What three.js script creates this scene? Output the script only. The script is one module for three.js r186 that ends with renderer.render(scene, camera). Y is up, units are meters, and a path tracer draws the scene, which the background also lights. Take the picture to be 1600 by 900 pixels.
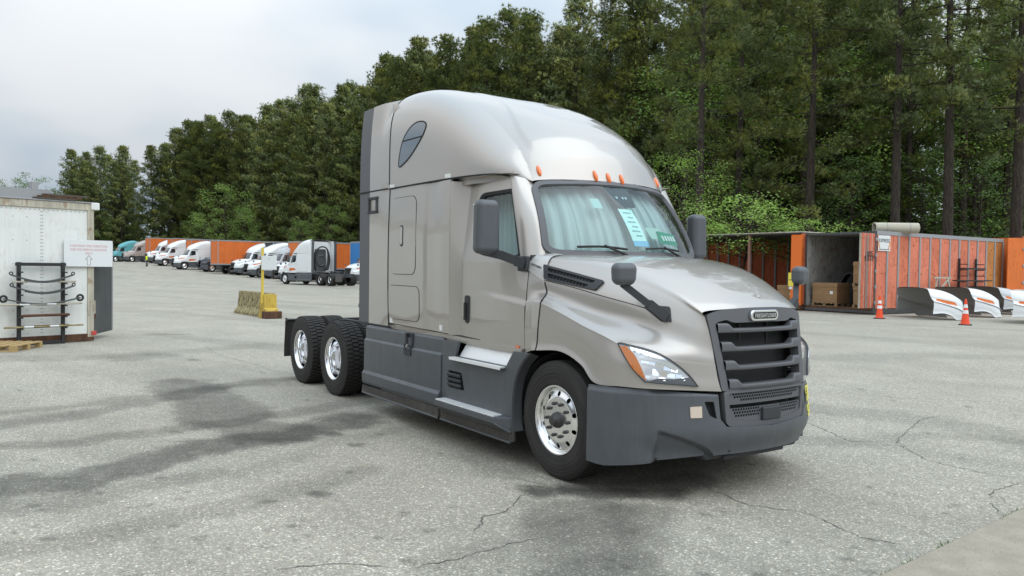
import * as THREE from 'three';
import { mergeGeometries, mergeVertices, toCreasedNormals } from 'three/addons/utils/BufferGeometryUtils.js';
import { RoundedBoxGeometry } from 'three/addons/geometries/RoundedBoxGeometry.js';
import { FontLoader } from 'three/addons/loaders/FontLoader.js';
import { TextGeometry } from 'three/addons/geometries/TextGeometry.js';

const V = (x, y, z) => new THREE.Vector3(x, y, z);
const lerp = (a, b, t) => a + (b - a) * t, clamp = (x, a = 0, b = 1) => Math.min(b, Math.max(a, x));
const sstep = (a, b, x) => { const t = clamp((x - a) / (b - a)); return t * t * (3 - 2 * t); };
function rng(seed) { let s = seed >>> 0; return () => { s = (s + 0x6D2B79F5) | 0; let t = Math.imul(s ^ (s >>> 15), 1 | s); t = (t + Math.imul(t ^ (t >>> 7), 61 | t)) ^ t; return ((t ^ (t >>> 14)) >>> 0) / 4294967296; }; }
function hash2(i, j, k = 0) { let h = Math.imul(i, 374761393) + Math.imul(j, 668265263) + Math.imul(k, 2147483647 ^ 0x5bd1e995) | 0; h = Math.imul(h ^ (h >>> 13), 1274126177); return ((h ^ (h >>> 16)) >>> 0) / 4294967296; }
function vnoise(x, y, k = 0) { const i = Math.floor(x), j = Math.floor(y), fx = x - i, fy = y - j, sx = fx * fx * (3 - 2 * fx), sy = fy * fy * (3 - 2 * fy); return lerp(lerp(hash2(i, j, k), hash2(i + 1, j, k), sx), lerp(hash2(i, j + 1, k), hash2(i + 1, j + 1, k), sx), sy); }
function fbm(x, y, o = 4, k = 0) { let s = 0, a = 0.5, n = 0; for (let i = 0; i < o; i++) { s += a * vnoise(x, y, k + i); n += a; a *= 0.5; x = x * 2.03 + 17.1; y = y * 2.03 + 9.7; } return s / n; }

// ---------- camera, sky, sun, exposure ----------
const scene = new THREE.Scene();
const CAM = V(5.29344518, 1.81425540, 5.26391031), F_PX = 1220.5;
const camera = new THREE.PerspectiveCamera(2 * Math.atan(450 / F_PX) * 180 / Math.PI, 16 / 9, 0.1, 4000);
camera.position.copy(CAM);
camera.lookAt(CAM.x - 0.82638676, CAM.y - 0.0264066, CAM.z - 0.56248344);
camera.rotateZ(0.0142936);
camera.updateMatrixWorld(true);
scene.add(camera);
const CR = V(1, 0, 0).applyQuaternion(camera.quaternion), CU = V(0, 1, 0).applyQuaternion(camera.quaternion), CF = V(0, 0, -1).applyQuaternion(camera.quaternion);
// a photo pixel is a direction; distance always comes from a surface
const pxDir = (x, y) => CF.clone().addScaledVector(CR, (x - 800) / F_PX).addScaledVector(CU, -(y - 450) / F_PX);
const onY = (x, y, h = 0) => { const d = pxDir(x, y); return CAM.clone().addScaledVector(d, (h - CAM.y) / d.y); };
const onZ = (x, y, z) => { const d = pxDir(x, y); return CAM.clone().addScaledVector(d, (z - CAM.z) / d.z); };
const atDepth = (x, y, t) => CAM.clone().addScaledVector(pxDir(x, y), t);

const SUN = V(0.55, 0.8, -0.22).normalize();
{
  const W = 1024, H = 512, data = new Float32Array(W * H * 4);
  for (let j = 0; j < H; j++) {
    const el = ((j + 0.5) / H - 0.5) * Math.PI, se = Math.sin(el);
    for (let i = 0; i < W; i++) {
      const az = ((i + 0.5) / W - 0.5) * 2 * Math.PI, o = (j * W + i) * 4;
      let r, g, b;
      if (se < -0.02) { r = 0.2; g = 0.2; b = 0.2; } else {
        const s = Math.max(se, 0), dx = Math.cos(az) * Math.cos(el) / (s + 0.16), dz = Math.sin(az) * Math.cos(el) / (s + 0.16);
        let c = fbm(dx * 0.75 + 3.2, dz * 0.75 + 8.1, 6, 5) * 0.55 + fbm(dx * 0.28 + 1.2, dz * 0.28 + 4.4, 3, 21) * 0.5 + fbm(dx * 2.1, dz * 2.1, 4, 41) * 0.16;
        c = sstep(0.44, 0.72, c);
        const up = (0.46 + 1.2 * Math.pow(s, 0.98));
        const toward = Math.max(0, SUN.x * Math.cos(az) * Math.cos(el) + SUN.y * se + SUN.z * Math.sin(az) * Math.cos(el));
        const glow = 1 + 0.4 * Math.pow(toward, 3);
        r = lerp(0.58, 1.0, c) * up * glow; g = lerp(0.73, 1.04, c) * up * glow; b = lerp(0.88, 1.08, c) * up * glow;
      }
      data[o] = r; data[o + 1] = g; data[o + 2] = b; data[o + 3] = 1;
    }
  }
  const tex = new THREE.DataTexture(data, W, H, THREE.RGBAFormat, THREE.FloatType);
  tex.mapping = THREE.EquirectangularReflectionMapping; tex.magFilter = THREE.LinearFilter; tex.minFilter = THREE.LinearFilter; tex.wrapS = THREE.RepeatWrapping; tex.needsUpdate = true;
  scene.background = tex; scene.environment = tex;
}
const sun = new THREE.DirectionalLight(new THREE.Color(1, 0.965, 0.92), 1.2);
sun.position.copy(SUN).multiplyScalar(120).add(V(-15, 0, -10)); sun.target.position.set(-15, 0, -10);
sun.castShadow = true; sun.shadow.radius = 130; sun.shadow.mapSize.set(4096, 4096);
Object.assign(sun.shadow.camera, { left: -90, right: 90, top: 90, bottom: -90, near: 1, far: 320 });
sun.name = 'sun_light'; sun.target.name = 'sun_target'; scene.add(sun, sun.target);

const renderer = new THREE.WebGLRenderer({ antialias: true });
renderer.setSize(1024, 576); renderer.toneMapping = THREE.LinearToneMapping; renderer.toneMappingExposure = 1.16;
renderer.shadowMap.enabled = true; renderer.shadowMap.type = THREE.PCFSoftShadowMap;

// ---------- object helpers ----------
const used = {};
function numbered(n) { const k = used[n] = (used[n] ?? -1) + 1; return k ? `${n}_${String(k).padStart(3, '0')}` : n; }
function mesh(name, geo, mat, parent) { const m = new THREE.Mesh(geo, mat); m.castShadow = m.receiveShadow = true; m.name = parent ? name : numbered(name); (parent || scene).add(m); return m; }
function tag(o, label, category, group, kind) { o.userData.label = label; if (category) o.userData.category = category; if (group) o.userData.group = group; if (kind) o.userData.kind = kind; return o; }
function thing(name, label, category, pos = [0, 0, 0], turn = 0, group) { const g = new THREE.Group(); g.name = numbered(name); g.position.set(...pos); g.rotation.y = turn; scene.add(g); return tag(g, label, category, group); }
function copyOf(o, pos, turn, label, group, scale) { const c = o.clone(); c.name = numbered(o.name.replace(/_\d{3}$/, '')); c.userData = { ...o.userData }; if (label) c.userData.label = label; if (group) c.userData.group = group; scene.add(c); if (pos) c.position.set(...pos); if (turn !== undefined) c.rotation.y = turn; if (scale) c.scale.setScalar(scale); return c; }
const std = (r, g, b, rough = 0.8, o = {}) => new THREE.MeshPhysicalMaterial({ color: new THREE.Color().setRGB(r, g, b), roughness: rough, ...o });

// ---------- geometry helpers ----------
const UPV = V(0, 1, 0);
function norm(g) { g = g.index ? g.toNonIndexed() : g; if (!g.attributes.uv) g.setAttribute('uv', new THREE.BufferAttribute(new Float32Array(g.attributes.position.count * 2), 2)); if (!g.attributes.normal) g.computeVertexNormals(); for (const k of Object.keys(g.attributes)) if (!['position', 'normal', 'uv'].includes(k)) g.deleteAttribute(k); return g; }
const join = (...gs) => { const l = gs.flat().map(norm); return l.length === 1 ? l[0] : mergeGeometries(l); };
function xf(g, p, rot = [0, 0, 0], s) { g.applyMatrix4(new THREE.Matrix4().compose(V(...p), new THREE.Quaternion().setFromEuler(new THREE.Euler(...rot)), s ? V(...s) : V(1, 1, 1))); return g; }
const box = (w, h, d, x = 0, y = 0, z = 0, rot) => xf(new THREE.BoxGeometry(w, h, d), [x, y, z], rot);
const rbox = (w, h, d, r, x = 0, y = 0, z = 0, rot, seg = 3) => xf(new RoundedBoxGeometry(w, h, d, seg, r), [x, y, z], rot);
const span = (x0, x1, y0, y1, z0, z1, r) => r ? rbox(x1 - x0, y1 - y0, z1 - z0, r, (x0 + x1) / 2, (y0 + y1) / 2, (z0 + z1) / 2) : box(x1 - x0, y1 - y0, z1 - z0, (x0 + x1) / 2, (y0 + y1) / 2, (z0 + z1) / 2);
function rod(a, b, r0, r1 = r0, seg = 10) { const d = b.clone().sub(a), g = new THREE.CylinderGeometry(r1, r0, d.length(), seg, 1); g.applyQuaternion(new THREE.Quaternion().setFromUnitVectors(UPV, d.clone().normalize())); return g.translate((a.x + b.x) / 2, (a.y + b.y) / 2, (a.z + b.z) / 2); }
function tube(pts, r, seg = 8, n = pts.length * 5, closed = false) { return new THREE.TubeGeometry(new THREE.CatmullRomCurve3(pts, closed, 'centripetal'), n, r, seg, closed); }
function bar(a, b, w, h) { const d = b.clone().sub(a), g = new THREE.BoxGeometry(w, h, d.length()), m = new THREE.Matrix4().lookAt(b, a, UPV); g.applyMatrix4(m); return g.translate((a.x + b.x) / 2, (a.y + b.y) / 2, (a.z + b.z) / 2); }
function mirrorZ(g) { g = norm(g.clone()); for (const k of ['position', 'normal']) { const a = g.attributes[k]; for (let i = 0; i < a.count; i++) a.setZ(i, -a.getZ(i)); } for (const k of ['position', 'normal', 'uv']) { const a = g.attributes[k], n = a.itemSize; for (let i = 0; i < a.count; i += 3) for (let c = 0; c < n; c++) { const t = a.array[(i + 1) * n + c]; a.array[(i + 1) * n + c] = a.array[(i + 2) * n + c]; a.array[(i + 2) * n + c] = t; } } return g; }
function lathe(pts, seg = 48) { return new THREE.LatheGeometry(pts.map(p => new THREE.Vector2(...p)), seg); }

const REF = V(-1.5, 1.5, 0);   // a point inside the body: sheets face away from it
// a patch of sheet: a 2-D outline with holes, cut fine and laid on a surface F(u, v) -> point or { p, n }
function patch(outline, holes, F, { edge = 0.06, thick = 0, flip = false, off = 0 } = {}) {
  const fix = (l, ccw) => { const p = l.map(a => new THREE.Vector2(a[0], a[1])); if (THREE.ShapeUtils.isClockWise(p) === ccw) p.reverse(); return p; };
  const dens = l => { const o = []; for (let i = 0; i < l.length; i++) { const a = l[i], b = l[(i + 1) % l.length], n = Math.max(1, Math.ceil(a.distanceTo(b) / edge)); for (let k = 0; k < n; k++) o.push(a.clone().lerp(b, k / n)); } return o; };
  const c = dens(fix(outline, true)), hs = (holes || []).map(h => dens(fix(h, false)));
  const uv = [...c, ...hs.flat()]; let tris = THREE.ShapeUtils.triangulateShape(c, hs);
  for (let it = 0; it < 8; it++) {
    const mid = new Map(); let any = false; const L2 = edge * edge * 1.3;
    const m = (a, b) => { const dx = uv[a].x - uv[b].x, dy = uv[a].y - uv[b].y; if (dx * dx + dy * dy <= L2) return -1; const k = a < b ? a * 1e6 + b : b * 1e6 + a; let i = mid.get(k); if (i === undefined) { i = uv.push(new THREE.Vector2((uv[a].x + uv[b].x) / 2, (uv[a].y + uv[b].y) / 2)) - 1; mid.set(k, i); } return i; };
    const out = [];
    for (const [a, b, d] of tris) {
      const p = m(a, b), q = m(b, d), r = m(d, a), n = (p >= 0) + (q >= 0) + (r >= 0);
      if (!n) { out.push([a, b, d]); continue; } any = true;
      if (n === 3) out.push([a, p, r], [p, b, q], [r, q, d], [p, q, r]);
      else if (n === 1) { if (p >= 0) out.push([a, p, d], [p, b, d]); else if (q >= 0) out.push([a, b, q], [a, q, d]); else out.push([a, b, r], [r, b, d]); }
      else if (p < 0) out.push([r, q, d], [a, b, q], [a, q, r]); else if (q < 0) out.push([a, p, r], [p, b, d], [p, d, r]); else out.push([p, b, q], [a, p, q], [a, q, d]);
    }
    tris = out; if (!any) break;
  }
  const e = 1e-3, P = [], N = []; let auto = false;
  for (const t of uv) {
    const r = F(t.x, t.y); let p = r.p || r, n = r.n;
    if (!n) { const a = F(t.x + e, t.y), b = F(t.x, t.y + e), a2 = F(t.x - e, t.y), b2 = F(t.x, t.y - e); n = a.clone().sub(a2).cross(b.clone().sub(b2)).normalize(); auto = true; }
    P.push(p.clone()); N.push(n);
  }
  if (auto && N.reduce((t, n, i) => t + n.dot(P[i].clone().sub(REF)), 0) < 0) N.forEach(n => n.negate());
  if (off) P.forEach((p, i) => p.addScaledVector(N[i], off));
  const pos = [], nor = [], uvs = [], put = (i, s, n) => { const p = P[i]; pos.push(p.x - N[i].x * s, p.y - N[i].y * s, p.z - N[i].z * s); nor.push(n.x, n.y, n.z); uvs.push(uv[i].x, uv[i].y); };
  const edges = new Map(), neg = N.map(n => n.clone().negate());
  for (let [a, b, d] of tris) {
    const g = P[b].clone().sub(P[a]).cross(P[d].clone().sub(P[a])); if (g.dot(N[a]) < 0) [b, d] = [d, b];
    for (const i of [a, b, d]) put(i, 0, N[i]);
    if (thick) { for (const i of [a, d, b]) put(i, thick, neg[i]); for (const [s, t] of [[a, b], [b, d], [d, a]]) { const k = s < t ? s * 1e6 + t : t * 1e6 + s; edges.has(k) ? edges.set(k, null) : edges.set(k, [s, t]); } }
  }
  for (const v of edges.values()) if (v) { const [s, t] = v, n = P[t].clone().sub(P[s]).cross(N[s]).normalize(); put(s, 0, n); put(s, thick, n); put(t, 0, n); put(t, 0, n); put(s, thick, n); put(t, thick, n); }
  const g = new THREE.BufferGeometry();
  g.setAttribute('position', new THREE.Float32BufferAttribute(pos, 3)); g.setAttribute('normal', new THREE.Float32BufferAttribute(nor, 3)); g.setAttribute('uv', new THREE.Float32BufferAttribute(uvs, 2));
  return g;
}
// a smooth sheet through a grid of points, grid[row][column]
function crGrid(grid) {
  const w = t => [-0.5 * t * t * t + t * t - 0.5 * t, 1.5 * t * t * t - 2.5 * t * t + 1, -1.5 * t * t * t + 2 * t * t + 0.5 * t, 0.5 * t * t * t - 0.5 * t * t];
  const R = grid.length, C = grid[0].length;
  const at = (i, j) => { if (i < 0) return at(0, j).clone().multiplyScalar(2).sub(at(1, j)); if (i >= R) return at(R - 1, j).clone().multiplyScalar(2).sub(at(R - 2, j)); if (j < 0) { const p = grid[i][1].clone(); p.z = 2 * grid[i][0].z - p.z; if (grid[i][0].z !== 0) return grid[i][0].clone().multiplyScalar(2).sub(grid[i][1]); return p; } if (j >= C) return grid[i][C - 1].clone().multiplyScalar(2).sub(grid[i][C - 2]); return grid[i][j]; };
  return (u, v) => {
    const i = clamp(Math.floor(u), 0, R - 2), j = clamp(Math.floor(v), 0, C - 2), a = w(u - i), b = w(v - j), o = V(0, 0, 0);
    for (let p = 0; p < 4; p++) for (let q = 0; q < 4; q++) o.addScaledVector(at(i + p - 1, j + q - 1), a[p] * b[q]);
    return o;
  };
}
function sheet(F, u0, u1, v0, v1, nu, nv, flip) {
  const pos = [], nor = [], uv = [], idx = [], e = 1e-3;
  for (let i = 0; i <= nu; i++) for (let j = 0; j <= nv; j++) {
    const u = lerp(u0, u1, i / nu), v = lerp(v0, v1, j / nv), p = F(u, v);
    const du = F(Math.min(u + e, u1), v).sub(F(Math.max(u - e, u0), v)), dv = F(u, Math.min(v + e, v1)).sub(F(u, Math.max(v - e, v0))), n = du.cross(dv).normalize();
    pos.push(p.x, p.y, p.z); nor.push(n.x, n.y, n.z); uv.push(p.x, p.y + p.z);
    if (i < nu && j < nv) { const a = i * (nv + 1) + j, b = a + nv + 1; idx.push(a, b, a + 1, b, b + 1, a + 1); }
  }
  const ref = REF.clone(); if (flip === 'self') { ref.set(0, 0, 0); for (let i = 0; i < pos.length; i += 3) ref.add(V(pos[i], pos[i + 1], pos[i + 2])); ref.multiplyScalar(3 / pos.length); }
  let sum = 0; for (let i = 0; i < pos.length; i += 3) sum += nor[i] * (pos[i] - ref.x) + nor[i + 1] * (pos[i + 1] - ref.y) + nor[i + 2] * (pos[i + 2] - ref.z);
  if (sum < 0) { for (let i = 0; i < nor.length; i++) nor[i] = -nor[i]; for (let i = 0; i < idx.length; i += 3) [idx[i + 1], idx[i + 2]] = [idx[i + 2], idx[i + 1]]; }
  const g = new THREE.BufferGeometry(); g.setIndex(idx);
  g.setAttribute('position', new THREE.Float32BufferAttribute(pos, 3)); g.setAttribute('normal', new THREE.Float32BufferAttribute(nor, 3)); g.setAttribute('uv', new THREE.Float32BufferAttribute(uv, 2)); return g;
}
// a flat strip with height that follows a path of {p, n} on a surface (seals, joints, trims)
function strip(path, width, height, closed = false) {
  const L = path.length, pos = [], n3 = [];
  const ring = path.map((a, i) => { const t = path[closed ? (i + 1) % L : Math.min(i + 1, L - 1)].p.clone().sub(path[closed ? (i + L - 1) % L : Math.max(i - 1, 0)].p).normalize(), s = a.n.clone().cross(t).normalize().multiplyScalar(width / 2), h = a.n.clone().multiplyScalar(height), lo = a.n.clone().multiplyScalar(-0.006); return [a.p.clone().add(s).add(lo), a.p.clone().addScaledVector(s, 0.75).add(h), a.p.clone().addScaledVector(s, -0.75).add(h), a.p.clone().sub(s).add(lo)]; });
  const tri = (a, b, c) => pos.push(a.x, a.y, a.z, b.x, b.y, b.z, c.x, c.y, c.z);
  for (let i = 0; i < (closed ? L : L - 1); i++) { const A = ring[i], B = ring[(i + 1) % L]; for (let k = 0; k < 3; k++) { tri(A[k], A[k + 1], B[k]); tri(B[k], A[k + 1], B[k + 1]); } }
  const g = new THREE.BufferGeometry(); g.setAttribute('position', new THREE.Float32BufferAttribute(pos, 3)); g.computeVertexNormals(); return norm(g);
}
const ray = new THREE.Raycaster(), probes = new Map();
function hitPx(x, y, m0) { const m = (probes.get(m0) || (probes.set(m0, new THREE.Mesh(m0.geometry, new THREE.MeshBasicMaterial({ side: THREE.DoubleSide }))), probes.get(m0))); ray.set(CAM, pxDir(x, y).normalize()); const h = ray.intersectObject(m, false)[0]; if (!h) return null; const n = h.normal ? h.normal.clone() : h.face.normal.clone(); if (n.dot(pxDir(x, y)) > 0) n.negate(); return { p: h.point.clone(), n }; }
// the sheet F of a mesh as seen from the photograph, used to find where on the surface a mark lies
function surfacePx(m, cx, cy) { let h0 = hitPx(cx, cy, m); for (let k = 1; !h0 && k < 400; k++) h0 = hitPx(cx + 0.5 * Math.sqrt(k) * Math.cos(k * 2.4) * 2, cy + 0.5 * Math.sqrt(k) * Math.sin(k * 2.4) * 2, m); if (!h0) throw new Error('nothing at ' + cx + ' ' + cy); return (x, y) => { const h = hitPx(x, y, m); if (h) return h; const d = pxDir(x, y); return { p: CAM.clone().addScaledVector(d, h0.p.clone().sub(CAM).dot(h0.n) / d.dot(h0.n)), n: h0.n.clone() }; }; }
function smoothLine(pts, n, closed = false) { return new THREE.CatmullRomCurve3(pts.map(p => V(p[0], p[1], 0)), closed, 'centripetal').getPoints(n).slice(0, closed ? n : n + 1).map(p => [p.x, p.y]); }
function rrect(x0, x1, y0, y1, r, n = 5) { const o = []; for (const [cx, cy, a] of [[x1 - r, y1 - r, 0], [x0 + r, y1 - r, 1], [x0 + r, y0 + r, 2], [x1 - r, y0 + r, 3]]) for (let i = 0; i <= n; i++) { const t = (a + i / n) * Math.PI / 2; o.push([cx + r * Math.cos(t), cy + r * Math.sin(t)]); } return o; }
function roundPoly(pts, r, n = 4) { const o = [], L = pts.length; pts.forEach((p, i) => { const a = pts[(i + L - 1) % L], b = pts[(i + 1) % L], rr = p[2] ?? r, da = Math.hypot(a[0] - p[0], a[1] - p[1]), db = Math.hypot(b[0] - p[0], b[1] - p[1]), k = Math.min(rr, da / 2, db / 2), s = [p[0] + (a[0] - p[0]) * k / da, p[1] + (a[1] - p[1]) * k / da], e = [p[0] + (b[0] - p[0]) * k / db, p[1] + (b[1] - p[1]) * k / db]; for (let j = 0; j <= n; j++) { const t = j / n, q = (1 - t) * (1 - t), w = 2 * t * (1 - t), z = t * t; o.push([q * s[0] + w * p[0] + z * e[0], q * s[1] + w * p[1] + z * e[1]]); } }); return o; }
// value-noise textures
function dataTex(n, f, srgb, repeat = 1) { const d = new Uint8ClampedArray(n * n * 4); for (let j = 0; j < n; j++) for (let i = 0; i < n; i++) { const c = f(i, j), o = (j * n + i) * 4; d[o] = c[0]; d[o + 1] = c[1]; d[o + 2] = c[2]; d[o + 3] = 255; } const t = new THREE.DataTexture(new Uint8Array(d.buffer), n, n, THREE.RGBAFormat); t.wrapS = t.wrapT = THREE.RepeatWrapping; t.magFilter = THREE.LinearFilter; t.minFilter = THREE.LinearMipmapLinearFilter; t.generateMipmaps = true; if (srgb) t.colorSpace = THREE.SRGBColorSpace; t.repeat.set(repeat, repeat); t.needsUpdate = true; return t; }
// ---------- the ground ----------
const groundY = (x, z) => { const s = clamp(-x - 50, 0, 82); return 0.00027 * s * s; };
const TREELINE = [[-180, 8], [-172, -20], [-142, -35], [-95, -38], [-70, -40], [-45, -40], [-31, -42], [-21, -53], [10, -72], [60, -90]];
function treeSide(x, z) { let best = 1e9, sg = 1; for (let i = 0; i < TREELINE.length - 1; i++) { const [ax, az] = TREELINE[i], [bx, bz] = TREELINE[i + 1], dx = bx - ax, dz = bz - az, t = clamp(((x - ax) * dx + (z - az) * dz) / (dx * dx + dz * dz)), ex = x - ax - dx * t, ez = z - az - dz * t, d = ex * ex + ez * ez; if (d < best) { best = d; sg = dx * (z - az) - dz * (x - ax) < 0 ? -1 : 1; } } return sg * Math.sqrt(best); }
const SLAB = [[2.757, 0.744], [2.61, -1.329]];
{
  const gp = l => l.map(([x, y]) => { const p = onY(x, y); return [p.x, p.z]; });
  // tyre marks and oil, read off the photograph: path, half width in metres, strength
  const marks = [
    [gp([[-60, 772], [100, 752], [230, 722], [340, 695], [450, 682], [560, 652]]), 0.42, 0.5], [gp([[285, 598], [320, 625], [360, 650], [400, 668], [450, 680]]), 0.55, 0.42],
    [gp([[-40, 668], [120, 650], [260, 622], [330, 604], [470, 590], [520, 586]]), 0.3, 0.3], [gp([[-40, 700], [120, 690], [260, 672], [400, 655], [520, 634], [600, 622]]), 0.26, 0.3],
    [gp([[-40, 648], [140, 632], [290, 610], [420, 600]]), 0.2, 0.22], [gp([[-40, 860], [110, 846], [260, 815], [430, 775], [560, 735]]), 0.22, 0.2], [gp([[-40, 795], [90, 785], [190, 765], [330, 740]]), 0.25, 0.22],
    [gp([[380, 740], [520, 690], [640, 668]]), 0.18, 0.14], [gp([[-20, 560], [120, 560], [300, 548], [420, 538]]), 0.5, 0.16], [gp([[1270, 640], [1400, 650], [1520, 668], [1640, 700]]), 0.5, 0.16], [gp([[1290, 560], [1440, 556], [1640, 560]]), 0.6, 0.1],
    [gp([[1250, 690], [1350, 690], [1450, 680], [1600, 690]]), 0.22, 0.14], [gp([[700, 900], [860, 838], [1010, 800]]), 0.3, 0.16], [gp([[900, 800], [930, 850], [960, 900]]), 0.45, 0.34], [gp([[1000, 800], [1010, 860], [900, 895]]), 0.25, 0.2],
    [gp([[848, 768], [930, 768], [1040, 772]]), 0.2, 0.62], [gp([[900, 760], [1000, 758], [1080, 750]]), 0.25, 0.42], [gp([[640, 640], [720, 690], [800, 730]]), 0.35, 0.22], [gp([[495, 772], [502, 772]]), 0.09, 0.5], [gp([[416, 784], [424, 784]]), 0.06, 0.4],
    [gp([[552, 695], [562, 695]]), 0.07, 0.42], [gp([[230, 523], [290, 522]]), 0.18, 0.32], [gp([[300, 562], [308, 563]]), 0.1, 0.4], [gp([[200, 560], [240, 556]]), 0.5, 0.22],
  ].map(([p, w, k]) => ({ p, w, k, x0: Math.min(...p.map(a => a[0])) - w * 2, x1: Math.max(...p.map(a => a[0])) + w * 2, z0: Math.min(...p.map(a => a[1])) - w * 2, z1: Math.max(...p.map(a => a[1])) + w * 2 }));
  const R = rng(77); const spots = []; for (let i = 0; i < 420; i++) { const p = onY(-80 + R() * 1800, 500 + Math.pow(R(), 0.7) * 420); spots.push([p.x, p.z, 0.012 + R() * R() * 0.06, 0.15 + R() * 0.35]); }
  function tone(x, z) {
    let d = 1; const wob = fbm(x * 2.4, z * 2.4, 4, 3), wob2 = fbm(x * 9, z * 9, 3, 9);
    d *= 0.9 + 0.2 * fbm(x * 0.22, z * 0.22, 4, 12); d *= 0.88 + 0.24 * fbm(x * 1.3, z * 1.3, 4, 30); d *= 0.93 + 0.14 * fbm(x * 6.5, z * 6.5, 3, 34);
    // wheel polish that runs with the traffic
    d *= 1 - 0.13 * sstep(0.5, 0.72, fbm((x * 0.3 + z) * 0.9, (x - z * 0.3) * 0.07, 4, 55));
    for (const m of marks) if (x > m.x0 && x < m.x1 && z > m.z0 && z < m.z1) {
      let best = 1e9; for (let i = 0; i < m.p.length - 1; i++) { const [ax, az] = m.p[i], [bx, bz] = m.p[i + 1], dx = bx - ax, dz = bz - az, t = clamp(((x - ax) * dx + (z - az) * dz) / (dx * dx + dz * dz + 1e-9)), ex = x - ax - dx * t, ez = z - az - dz * t; best = Math.min(best, ex * ex + ez * ez); }
      const e = Math.sqrt(best) / m.w + (wob - 0.5) * 1.1 + (wob2 - 0.5) * 0.5; d *= 1 - m.k * 1.12 * (1 - sstep(0.55, 1.15, e)) * (0.75 + 0.5 * wob2);
    }
    for (const [sx, sz, r, k] of spots) { const dx = x - sx, dz = z - sz, q = dx * dx + dz * dz; if (q < r * r * 2.5) d *= 1 - k * (1 - sstep(0.5, 1.3, Math.sqrt(q) / r + (wob2 - 0.5))); }
    return d;
  }
  const radii = [0]; for (let r = 1.2; r < 2600; r *= r < 60 ? 1.0105 : r < 260 ? 1.03 : 1.2) radii.push(r);
  const a0 = Math.atan2(CF.z, CF.x), angs = []; for (let a = -44; a < 44; a += 0.26) angs.push(a); for (let a = 44; a <= 316; a += 4) angs.push(a); angs[angs.length - 1] = 316;
  const pos = [], nor = [], uv = [], col = [], idx = [], nA = angs.length;
  for (const r of radii) for (const a of angs) {
    const t = a0 + a * Math.PI / 180, x = CAM.x + r * Math.cos(t), z = CAM.z + r * Math.sin(t), y = groundY(x, z), e = 0.5;
    const n = V(groundY(x - e, z) - groundY(x + e, z), 2 * e, groundY(x, z - e) - groundY(x, z + e)).normalize();
    pos.push(x, y, z); nor.push(n.x, n.y, n.z); uv.push(x / 2.4, z / 2.4);
    const d = r < 200 ? tone(x, z) : 0.95, f = sstep(1, 4, -treeSide(x, z) + (fbm(x * 0.4, z * 0.4, 3, 80) - 0.5) * 5);
    const warm = fbm(x * 0.5, z * 0.5, 3, 90);
    col.push(lerp(d * lerp(0.98, 1.02, warm), 0.22, f), lerp(d, 0.24, f), lerp(d * lerp(1.0, 0.95, warm), 0.1, f));
  }
  for (let i = 0; i < radii.length - 1; i++) for (let j = 0; j < nA - 1; j++) { const a = i * nA + j, b = a + nA; idx.push(a, a + 1, b, b, a + 1, b + 1); }
  for (let i = 0; i < radii.length - 1; i++) { const a = i * nA + nA - 1, b = a + nA, c = i * nA, d = c + nA; void [a, b, c, d]; }
  const g = new THREE.BufferGeometry(); g.setIndex(idx);
  for (const [k, a, n] of [['position', pos, 3], ['normal', nor, 3], ['uv', uv, 2], ['color', col, 3]]) g.setAttribute(k, new THREE.Float32BufferAttribute(a, n));
  // aggregate: thousands of small stones of different greys in a dark binder
  const N = 1024, grey = new Float32Array(N * N).fill(0.5), hgt = new Float32Array(N * N).fill(0.3), hue = new Float32Array(N * N), Q = rng(5);
  for (let k = 0; k < 40000; k++) { const cx = Q() * N, cy = Q() * N, r = 1.0 + Q() * Q() * 4, b = 0.3 + Q() * 0.62 + (Q() < 0.12 ? 0.22 : 0), hh = 0.5 + Q() * 0.5, hu = Q() - 0.5, ex = 0.7 + Q() * 0.6; for (let j = Math.floor(cy - r); j <= cy + r; j++) for (let i = Math.floor(cx - r); i <= cx + r; i++) { const q = ((i - cx) * ex) ** 2 + ((j - cy) / ex) ** 2; if (q < r * r) { const o = ((j + N) % N) * N + ((i + N) % N); grey[o] = b; hgt[o] = hh * (1 - 0.5 * q / (r * r)); hue[o] = hu; } } }
  const map = dataTex(N, (i, j) => { const o = j * N + i, v = 84 + 132 * grey[o] + (hash2(i, j, 3) - 0.5) * 26; return [v + hue[o] * 9, v, v - 5 - hue[o] * 9]; }, true);
  const bump = dataTex(N, (i, j) => { const v = 255 * hgt[j * N + i]; return [v, v, v]; });
  const m = std(1, 0.915, 0.815, 0.92, { map, bumpMap: bump, bumpScale: 0.005, vertexColors: true });
  const o = mesh('asphalt_yard', g, m); tag(o, 'worn light grey asphalt yard with tyre marks and oil stains', 'asphalt', null, 'structure');

  // concrete apron in the corner, grass in its joint
  const con = dataTex(512, (i, j) => { const v = 150 + 26 * fbm(i / 40, j / 40, 4, 3) + (hash2(i, j, 8) - 0.5) * 26 - (hash2(i >> 1, j >> 1, 9) < 0.012 ? 40 : 0); return [v + 4, v, v - 9]; }, true);
  const sl = new THREE.Shape([[2.80, 6.5], [2.765, 0.9], [2.60, -1.4], [2.42, -4.2], [9.5, -4.2], [9.5, 12], [2.9, 12]].map(p => new THREE.Vector2(p[0], -p[1])));
  const sg = new THREE.ExtrudeGeometry(sl, { depth: 0.03, bevelEnabled: true, bevelSize: 0.012, bevelThickness: 0.012, bevelSegments: 2 }); sg.rotateX(-Math.PI / 2); sg.translate(0, -0.012, 0);
  { const p = sg.attributes.position, u = sg.attributes.uv; for (let i = 0; i < p.count; i++) u.setXY(i, p.getX(i) / 1.7, p.getZ(i) / 1.7); }
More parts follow.
